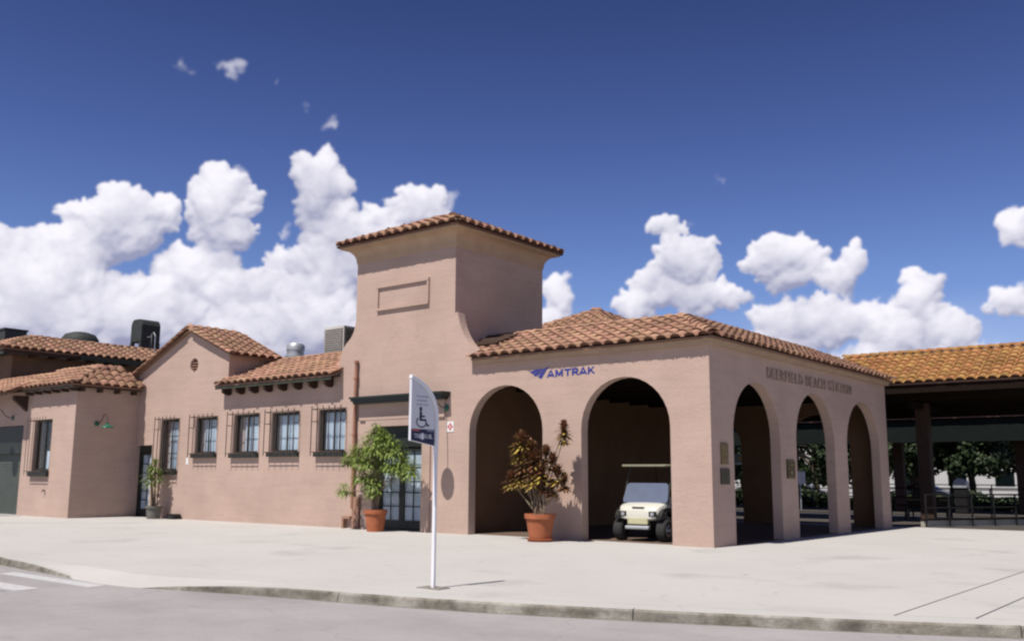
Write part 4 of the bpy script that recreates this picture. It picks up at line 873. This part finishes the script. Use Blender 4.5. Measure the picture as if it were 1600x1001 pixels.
MB().slab([[(-.28, 0), (-.26, .15), (-.2, .19), (.2, .19), (.26, .15), (.28, 0)]], .30, lambda a, b, d: (a, -.15+d, b)).build('casing', BLACK, bb, bevel=.01); MB().box(-.12, .12, -.155, -.1505, .04, .12).build('hatch', DKGREEN, bb)

# ------------------------------------------------------------------ kerb-side disabled sign
sg = empty('boarding_sign', (.745, -10.40, 0)); tag(sg, 'tall white curved pole sign with wheelchair symbol standing on the pavement near the kerb', 'sign')
pole = MB()
prof = [(-.024, 0), (.024, 0), (.024, 1.85)]+[(.036, z) for z in (2.05, 2.45)]+curve((.036, 2.45), (.036, 2.95), (-.56, 3.09), 14)[1:]+curve((-.57, 3.03), (-.05, 2.89), (-.036, 2.42), 14)+[(-.036, 2.05), (-.024, 1.85)]
pole.slab([prof], .076, lambda a, b, d: ((d-.038)*.8, a, b)); pole.build('pole', ALU, sg, bevel=.012)
pan = [(-.56, 2.06+.07), (-.56, 3.02)]+curve((-.555, 3.02), (-.10, 2.90), (-.05, 2.42), 12)[1:]+[(-.05, 2.06)]
MB().slab([pan], .045, lambda a, b, d: (d-.02, a, b)).build('panel', PANELG, sg)
def px(mb_pts, m, name, d0=.0255, th=.002): MB().slab([mb_pts], th, lambda a, b, d: (d0+d, a, b)).build(name, m, sg)
px([(-.555, 2.135), (-.555, 2.30), (-.06, 2.30), (-.06, 2.065)], NAVY, 'route_strip')
px([(-.53, 2.27), (-.53, 2.293), (-.38, 2.293), (-.38, 2.27)], REDV, 'red_bar', .028)
px([(-.22, 2.27), (-.22, 2.293), (-.08, 2.293), (-.08, 2.27)], INKG, 'grey_bar', .028)
letters('TRI', -.50, -.365, .065, .8, lambda a, h, d: Vector((.0278+d, a, 2.165+h)), PANELG, sg, thick=.002); letters('RAIL', -.27, -.10, .065, .8, lambda a, h, d: Vector((.0278+d, a, 2.165+h)), PANELG, sg, thick=.002)
MB().slab([[(-.32+.042*math.cos(t), 2.195+.05*math.sin(t)) for t in np.linspace(0, 6.283, 16, endpoint=False)]], .002, lambda a, b, d: (.0278+d, a, b)).build('roundel', PANELG, sg)
for w_, z, a, b in (('PASSENGER', 2.765, -.46, -.20), ('BOARDING', 2.705, -.45, -.22), ('ASSISTANCE', 2.645, -.46, -.19)): letters(w_, a, b, .028, .72, lambda a, h, d, z=z: Vector((.0258+d, a, z+h)), INKG, sg, thick=.0015)
# wheelchair pictogram
hd = [(-.36+.030*math.cos(t), 2.595+.033*math.sin(t)) for t in np.linspace(0, 6.283, 16, endpoint=False)]; px(hd, INK, 'symbol_head')
px([(-.385, 2.56), (-.335, 2.56), (-.33, 2.50), (-.27, 2.50), (-.27, 2.475), (-.335, 2.475), (-.335, 2.45), (-.25, 2.45), (-.205, 2.365), (-.18, 2.375), (-.172, 2.355), (-.215, 2.335), (-.265, 2.42), (-.385, 2.42)], INK, 'symbol_figure')
ring_o = [(-.34+.115*math.cos(t), 2.405+.085*math.sin(t)) for t in np.linspace(R(135), R(360), 20)]; ring_i = [(-.34+.092*math.cos(t), 2.405+.067*math.sin(t)) for t in np.linspace(R(360), R(135), 20)]
px(ring_o+ring_i, INK, 'symbol_wheel', .0258)
MB().slab([[(-.22, -.13), (.22, -.13), (.22, .13), (-.22, .13)]], -.012, lambda a, b, d: (a, b, .012+d)).build('base_plate', KERB, sg, bevel=.003)

# ------------------------------------------------------------------ golf cart in the second arch
gc = empty('golf_cart', (-2.43, .60, .012), R(3)); tag(gc, 'cream golf cart with flat roof parked inside the second front arch', 'golf cart')
# lofted nose: stations (y, half width, z low, z high)
nose = MB(); stn = [(-.02, .40, .56, .76), (.03, .54, .54, .85), (.12, .61, .60, .91), (.28, .64, .66, .96), (.45, .64, .68, .99), (.60, .62, .68, 1.0)]
vs = []
for y, w_, z0, z1 in stn:
    for k in range(12):
        t = 2*math.pi*k/12; cx_, sx_ = math.cos(t), math.sin(t)
        e_ = .45; X_ = w_*math.copysign(abs(cx_)**e_, cx_); Z_ = (z0+z1)/2+(z1-z0)/2*math.copysign(abs(sx_)**e_, sx_); vs.append((X_, y, Z_))
nose.add(vs, [(i*12+k, i*12+(k+1) % 12, (i+1)*12+(k+1) % 12, (i+1)*12+k) for i in range(len(stn)-1) for k in range(12)]+[tuple(range(12)), tuple(range(60, 72))])
nose.build('front_cowl', CREAM, gc, smooth=True)
for s_ in (-1, 1):
    fd = MB(); pr = [(-.02, .56), (.0, .66), (.12, .80), (.34, .86), (.62, .82), (.72, .60), (.64, .60), (.58, .70), (.36, .76), (.16, .72), (.07, .64), (.05, .56)]
    fd.slab([pr], .16, lambda a, b, d, s_=s_: (s_*(.52+d), a, b)); fd.build('fender', BLACK, gc, bevel=.015)
    hl = MB(); hl.box(s_*.42-.10, s_*.42+.10, -.03, .10, .63, .76); hl = hl.build('headlight', BLACK, gc, bevel=.012)
    MB().box(s_*.42-.045, s_*.42+.045, -.036, -.0305, .655, .735).build('lens', GALV, hl)
MB().box(-.17, .17, -.004, .2, .845, .868).build('badge_strip', BLACK, gc)
MB().box(-.29, .29, -.035, .08, .43, .60).build('front_panel', OLIVE, gc, bevel=.02)
MB().box(-.34, .34, -.09, .04, .31, .40).build('bumper', GALV, gc, bevel=.03)
MB().box(-.33, .33, .05, .62, .28, .50).build('chassis', BLACK, gc)
MB().box(-.55, .55, .62, 2.35, .28, .36).build('floor', BLACK, gc, bevel=.01)
MB().slab([[(1.5, .36), (1.5, .62), (2.42, .66), (2.46, .4), (2.4, .36)]], 1.16, lambda a, b, d: (-.58+d, a, b)).build('rear_body', CREAM, gc, bevel=.03)
MB().box(-.52, .52, 1.45, 1.95, .625, .74).build('seat', CREAM, gc, bevel=.04); MB().box(-.52, .52, 1.96, 2.06, .76, 1.12, ).build('backrest', CREAM, gc, bevel=.03)
for s_ in (-1, 1):
    MB().tube([(s_*.63, .42, .93), (s_*.63, .60, 1.45), (s_*.60, .75, 1.89)], .022).build('strut', ACD, gc)
    MB().tube([(s_*.52, 2.15, .6), (s_*.54, 2.1, 1.89)], .018).build('strut', BLACK, gc)
MB().slab([[(-.62, .97), (.62, .97), (.65, 1.06), (.60, 1.42), (.54, 1.47), (-.54, 1.47), (-.60, 1.42), (-.65, 1.06)]], .006, lambda a, b, d: (a, .38+(b-.97)*.40+d, b)).build('windscreen', WSHIELD, gc)
rf = MB(); rf.slab([[(-.70, .50), (-.64, .34), (.64, .34), (.70, .50), (.70, 2.3), (.64, 2.36), (-.64, 2.36), (-.70, 2.3)]], .07, lambda a, b, d: (a, b, 1.90+d*.7)); rf.build('roof', mat('cart_roof', (.30, .28, .20), None, .5), gc, bevel=.025)
MB().tube([(-.28, .72, .85), (-.28, .98, 1.08)], .02).build('steering_column', BLACK, gc)
sw = MB(); pts = [(-.28+.17*math.cos(t), .98-.08*math.sin(t), 1.08+.15*math.sin(t)) for t in np.linspace(0, 6.283, 17)]; sw.tube(pts, .014, 6, False); sw.build('steering_wheel', BLACK, gc)
def wheel(x, y, s_, st=0):
    e = MB(); prof = [(.12, -.12), (.23, -.135), (.275, -.10), (.285, 0), (.275, .10), (.23, .135), (.12, .12)]
    e.lathe(prof, (0, 0, 0), 22); o = e.build('wheel', RUBBER, gc, smooth=True); o.location = (x, y, .285); o.rotation_euler = (0, R(90), st)
    h = MB(); h.lathe([(0, .105), (.03, .11), (.035, .09), (.12, .08), (.145, .125), (.13, .13), (.12, -.05), (0, -.05)], (0, 0, 0), 18)
    h.build('rim', RIM, o, smooth=True).rotation_euler = (0, 0 if s_ > 0 else R(180), 0)
    for k in range(6):
        sp = MB(); t = k*math.pi/3; sp.box(.04, .12, -.014, .014, .0805, .10, Matrix.Rotation(t, 4, 'Z')); sp.build('spoke', BLACK, o).rotation_euler = (0, 0 if s_ > 0 else R(180), 0)
for x, y, s_ in ((-.62, .26, -1), (.62, .26, 1), (-.60, 2.0, -1), (.60, 2.0, 1)): wheel(x, y, s_)

# ------------------------------------------------------------------ platform canopies, tracks and what lies beyond
OC = RoofSet('o', 296)
c1 = empty('platform_canopy', (0, 0, 0)); tag(c1, 'long near platform canopy with ochre tile roof on dark columns at the right edge', 'canopy')
def deck2(par, pts, m, th=.06):
    mb = MB(); n = len(pts); pts = [Vector(p) for p in pts]; lo = [p-Vector((0, 0, th)) for p in pts]
    mb.add(pts+lo, [tuple(range(n)), tuple(range(2*n-1, n-1, -1))]+[(i, (i+1) % n, n+(i+1) % n, n+i) for i in range(n)]); return mb.build('roof', m, par)
cy0, cyr, cy1, cz0, czr = 15.5, 18.3, 21.1, 5.10, 6.50
a = deck2(c1, [(-14, cy0, cz0), (12, cy0, cz0), (12, cyr, czr), (-14, cyr, czr)], PAN); b = deck2(c1, [(-14, cy1, cz0), (12, cy1, cz0), (12, cyr+.004, czr), (-14, cyr+.004, czr)], PAN)
v = Vector((0, cyr-cy0, czr-cz0)); OC.plane(a, (-3.2, cy0, cz0), (1, 0, 0), v, 15.2, v.length, pitch=.35, sc=.93)
OC.cap(a, (-3.2, cyr, czr), (12, cyr, czr), .08)
OC.finish()
for y, z in ((cy0+.05, .36), (cy1-.09, .95)): bx('fascia_beam', -14, 11.9, y, y+.04, cz0-z, cz0-.03, DARKWOOD, c1)
for y in (16.6, 18.15, 20.0): bx('beam', -14, 11.9, y, y+.2, 4.55, 4.90, DARKWOOD, c1)
bx('soffit', -14, 11.9, cy0+.1, cy1-.1, 4.91, 4.95, DARKWOOD, c1)
for x in (-12.5, -6.35, -.2, 5.95): bx('column', x-.24, x+.24, 18.05, 18.5, 0, 4.548, WOODD, c1, bevel=.02)
for x in (-12.5, -6.35, -.2, 5.95): bx('cross_beam', x-.10, x+.10, cy0+1.2, cy1-.15, 4.30, 4.545, DARKWOOD, c1)
c2 = empty('platform_canopy', (0, 0, 0)); tag(c2, 'far platform canopy seen in a strip beneath the near canopy roof', 'canopy')
OC2 = RoofSet('o', 200)
a = deck2(c2, [(-34, 30.3, 4.72), (14, 30.3, 4.72), (14, 33.2, 6.1), (-34, 33.2, 6.1)], PAN); deck2(c2, [(-34, 36.1, 4.72), (14, 36.1, 4.72), (14, 33.204, 6.1), (-34, 33.204, 6.1)], PAN)
v = Vector((0, 2.9, 1.38)); OC2.plane(a, (-22, 30.3, 4.72), (1, 0, 0), v, 26, 1.5, pitch=.39); OC2.finish()
bx('fascia_beam', -34, 13.9, 30.5, 30.56, 3.50, 4.60, GREENBEAM, c2); bx('fascia_beam', -34, 13.9, 35.9, 35.96, 3.9, 4.6, GREENBEAM, c2); bx('soffit', -34, 13.9, 30.6, 35.85, 4.40, 4.45, DARKWOOD, c2)
for k in range(8): x = -29.7+k*6; bx('column', x-.25, x+.25, 32.95, 33.45, -.1, 4.398, WOODD, c2, bevel=.02)
# tracks between the platforms
tk = struct(empty('railway_track')); bx('ballast', -80, 60, 24.1, 29.9, -1.15, -.85, BALL, tk)
for y in (25.2, 26.64, 27.9, 29.34): bx('rail', -80, 60, y, y+.07, -.82, -.68, STEEL, tk)
sm = MB()
for k in range(190): x = -60+k*.62; sm.box(x, x+.22, 24.8, 27.05, -.8495, -.8205); sm.box(x, x+.22, 27.5, 29.75, -.8495, -.8205)
tag(sm.build('sleepers', DARKWOOD, tk), kind='stuff')
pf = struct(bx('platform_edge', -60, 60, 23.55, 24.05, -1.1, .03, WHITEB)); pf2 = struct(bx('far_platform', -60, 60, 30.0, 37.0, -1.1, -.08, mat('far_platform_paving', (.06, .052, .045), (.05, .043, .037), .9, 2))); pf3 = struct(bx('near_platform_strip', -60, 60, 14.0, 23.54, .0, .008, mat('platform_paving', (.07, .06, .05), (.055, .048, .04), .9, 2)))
# low retaining wall and its railings at the right
LW0, LW1 = Vector((.75, 14.2, 0)), Vector((6.4, 24.5, 0)); dl = (LW1-LW0).normalized(); nl = Vector((dl.y, -dl.x, 0))
lw = empty('low_ramp_wall', LW0); tag(lw, 'low pale concrete ramp wall under the railings at the right edge', 'wall')
LL = (LW1-LW0).length; Mx = Matrix(((dl.x, -nl.x, 0, 0), (dl.y, -nl.y, 0, 0), (0, 0, 1, 0), (0, 0, 0, 1)))
MB().box(0, LL, 0, .15, 0, .22, Mx).build('wall', mat('pale_concrete', (.42, .40, .34), (.34, .32, .27), .9, 3), lw); MB().box(-.02, LL+.02, -.02, .17, .2205, .27, Mx).build('coping', DARKWOOD, lw)
def railing(p0, p1, h, n, rails, label, z=0., mt=BLACK):
    p0, p1 = Vector(p0), Vector(p1); e = empty('railing', (0, 0, 0)); tag(e, label, 'railing')
    for k in range(n+1):
        p = p0+(p1-p0)*k/n; MB().tube([p, p+Vector((0, 0, h))], .035, 6).build('post', mt, e)
    for r in rails: MB().tube([p0+Vector((0, 0, r)), p1+Vector((0, 0, r))], .028, 6).build('rail', mt, e)
o_ = nl*(.12)
railing(LW0+o_, LW1+o_, 1.12, 11, (.28, .65, 1.10), 'dark steel railing along the low ramp wall at the right edge')
railing((-4.5, 20.6, .0), (7, 22.9, 0), 1.28, 8, (.55, .9, 1.27), 'dark railing on the near platform behind the big column')
railing((-40, 36.9, -.08), (12, 36.9, -.08), 1.45, 26, (.9, 1.15, 1.43), 'long dark fence rail on the far platform edge in front of the trees')
# small platform furniture
tb = empty('litter_bin', (-1.55, 17.2, 0)); tag(tb, 'dark litter bin under the near canopy just right of the corner pier', 'bin')
MB().lathe([(0, 0), (.30, 0), (.33, .85), (.36, .88), (.36, .96), (.22, 1.02), (.2, .96), (0, .96)], (0, 0, 0), 18).build('body', BLACK, tb, smooth=True); MB().lathe([(.38, 1.08), (.40, 1.13), (.2, 1.2), (0, 1.22)], (0, 0, 0), 18).build('lid', BLACK, tb, smooth=True)
bn = empty('bench', (-.9, 20.6, 0)); tag(bn, 'dark slatted bench on the near platform beneath the canopy', 'bench')
for k in range(4): MB().box(-.9, .9, -.22+k*.12, -.13+k*.12, .43, .46).build('seat_slat', WOODD, bn)
for k in range(3): MB().box(-.9, .9, .28, .31, .55+k*.13, .65+k*.13).build('back_slat', WOODD, bn)
for x in (-.8, .8): MB().box(x-.03, x+.03, -.22, .27, 0, .429).build('leg', BLACK, bn)
for s_ in ((-10.9, 32.2, 'white notice board on a post seen through the middle side arch'),):
    e = empty('platform_sign', (s_[0], s_[1], -.08)); tag(e, s_[2], 'sign'); MB().tube([(0, 0, 0), (0, 0, 2.0)], .035).build('post', GALV, e); MB().box(-.32, .32, -.06, -.037, 1.42, 2.12).build('plate', WHITEV, e)
hs_ = empty('hanging_station_sign', (-8.55, 19.6, 0)); tag(hs_, 'hanging grey blue sign with a yellow mark seen through the nearest side arch', 'sign')
MB().box(-.6, .35, -.03, .03, 2.32, 2.72).build('board', mat('sign_greyblue', (.30, .36, .40), None, .5), hs_); MB().box(-.6, .35, -.032, .032, 2.24, 2.3195).build('white_edge', WHITEV, hs_)
MB().slab([[(.02-.12, 2.53), (.02, 2.41), (.02+.12, 2.53), (.02, 2.65)]], .004, lambda a, b, d: (a, -.0305-d, b)).build('yellow_mark', LEAFY, hs_)
for x in (-.5, .25): MB().tube([(x, 0, 2.721), (x, 0, 4.3)], .015).build('hanger', IRON, hs_)
tm = empty('ticket_machine', (-2.35, 32.0, -.08)); tag(tm, 'dark ticket machine with pale rounded hood on the far platform', 'ticket machine')
MB().box(-.3, .3, -.25, .25, 0, 1.25).build('cabinet', BLACK, tm, bevel=.02); MB().slab([[(-.32, 1.2505), (.32, 1.2505)]+[(.32*math.cos(t), 1.45+.32*math.sin(t)) for t in np.linspace(0, math.pi, 12)]], .56, lambda a, b, d: (a, -.28+d, b)).build('hood', GALV, tm)
# parked cars across the tracks
def car(loc, rz, m, label):
    e = empty('parked_car', loc, rz); tag(e, label, 'car', 'cars parked beyond the tracks')
    pr = [(-2.2, .30), (-2.25, .62), (-2.1, .86), (-1.3, .96), (-.7, 1.38), (.75, 1.42), (1.55, 1.0), (2.15, .9), (2.25, .6), (2.2, .30)]
    MB().slab([pr], 1.7, lambda a, b, d: (a, -.85+d, b)).build('body', m, e, bevel=.06)
    for y in (-.856, .850): MB().slab([[(-1.15, .98), (-.64, 1.32), (.70, 1.35), (1.3, 1.02)]], .006, lambda a, b, d, y=y: (a, y+d, b)).build('side_window', BLACK, e)
    for x in (-1.4, 1.4):
        for y in (-.8, .8):
            w = MB().lathe([(0, -.1), (.2, -.1), (.31, -.09), (.32, 0), (.31, .09), (.2, .1), (0, .1)], (0, 0, 0), 16).build('wheel', RUBBER, e, smooth=True); w.location = (x, y, .32); w.rotation_euler = (R(90), 0, 0)
            MB().lathe([(0, .105), (.17, .105), (.17, .09)], (0, 0, 0), 12).lathe([(0, -.105), (.17, -.105), (.17, -.09)], (0, 0, 0), 12).build('rim', RIM, w)
car((-17.2, 47, -.1), R(8), CARP, 'white car parked beyond the tracks, seen through the middle side arch')
car((-9.6, 50, -.1), R(-4), mat('silver_car_paint', (.5, .52, .54), None, .3, 2, coat=.4), 'silver car parked beyond the tracks, seen right of the corner building')
struct(bx('car_park', -80, 60, 37.1, 74, -1.0, -.1, mat('car_park_asphalt', (.13, .125, .12), (.10, .095, .09), .95, 1)))
wb = empty('white_building', (0, 75, 0)); tag(wb, 'long white building beyond the trees at the right', 'building')
MB().box(-60, 30, 0, 12, -.1, 7.5).build('wall', WHITEB, wb)
for k in range(22): x = -58+k*4; fr_ = MB().box(x, x+1.6, -.04, -.002, 1.1, 2.4).build('window', GREENBEAM, wb); MB().box(x+.08, x+1.52, -.05, -.0405, 1.18, 2.32).build('pane', GLASS, fr_)
MB().box(-60.2, 30.2, -.25, 12.2, 7.5005, 7.8).build('parapet', WHITEB, wb)
# trees
def tree(x, y, h, rad, zb, seed, label):
    rr = random.Random(seed); e = empty('tree', (x, y, -.1)); tag(e, label, 'tree', 'trees beyond the tracks')
    t = MB(); t.tube([(0, 0, 0), (.08, .05, zb*.6), (-.05, 0, zb+.5), (0, 0, h*.7)], [.26, .20, .16, .07], 9)
    for k in range(8):
        an = k*.8+rr.uniform(-.2, .2); z = zb*.8+k*.25; t.tube([(0, 0, z), (math.cos(an)*rad*.4, math.sin(an)*rad*.4, z+.9), (math.cos(an)*rad*.75, math.sin(an)*rad*.75, z+rr.uniform(.8, 1.8))], [.10, .06, .03], 6)
    t.build('trunk', BARK, e, smooth=True)
    lf = MB()
    for c in range(64):
        an = rr.uniform(0, 6.283); q = math.sqrt(rr.random())*rad*.85; zz = zb+(h-zb)*rr.random()
        q *= math.sqrt(max(.1, 1-((zz-(zb+h)/2)/((h-zb)/2))**2))*.75+.3
        cr_ = rr.uniform(.5, 1.0)
        for k in range(150):
            t_ = rr.uniform(0, 6.283); z_ = rr.uniform(-1, 1); r_ = math.sqrt(1-z_*z_); d = Vector((r_*math.cos(t_), r_*math.sin(t_), z_))
            b = Vector((math.cos(an)*q, math.sin(an)*q, zz))+d*cr_*rr.uniform(.5, 1)
            s1 = Vector((rr.uniform(-1, 1), rr.uniform(-1, 1), rr.uniform(-1, 1))).normalized(); s2 = s1.cross(d+Vector((0, 0, .01))).normalized()
            L_ = rr.uniform(.12, .21); lf.add([b-s1*L_, b+s2*L_*.55, b+s1*L_, b-s2*L_*.55], [(0, 1, 2, 3)])
    tag(lf.build('crown', LEAFT, e, recalc=False), kind='stuff')
tree(-5.6, 43, 8.5, 3.6, 2.6, 1, 'broad dark green tree right of centre beneath the canopies, the largest there')
tree(-8.8, 46, 7.5, 2.6, 2.4, 2, 'dark green tree just right of the corner building')
tree(-2.2, 45, 7.5, 2.4, 2.8, 3, 'slender dark tree at the right edge beyond the tracks')
tree(-14.6, 44, 7.5, 3.0, 1.9, 4, 'green tree seen through the middle side arch')
tree(-7.2, 41.5, 6.5, 2.2, 2.0, 11, 'lower dark tree in front of the big one, just right of the far column')
tree(-4.0, 41, 6.8, 2.3, 2.2, 12, 'lower dark tree in front of the big one, right of the near column')
tree(-12.0, 47, 8.0, 3.0, 1.6, 5, 'green tree glimpsed through the third side arch')
tree(-20.5, 45, 8.0, 3.0, 2.0, 6, 'green tree glimpsed through the nearest side arch')
hd_ = MB(); rr = random.Random(9)
for k in range(24000):
    b = Vector((rr.uniform(-26, 7), 39.2+rr.gauss(0, .4), 0)); b.z = -.1+rr.random()**.7*(.78+.18*math.sin(b.x*1.3)+.12*math.sin(b.x*3.1)); s1 = Vector((rr.uniform(-1, 1), rr.uniform(-1, 1), rr.uniform(-1, 1))).normalized(); s2 = s1.orthogonal().normalized(); L_ = .14
    hd_.add([b-s1*L_, b+s2*L_*.5, b+s1*L_, b-s2*L_*.5], [(0, 1, 2, 3)])
tag(hd_.build('hedge', LEAFT, None, recalc=False), 'low clipped dark hedge running behind the far platform fence', 'hedge', kind='stuff')
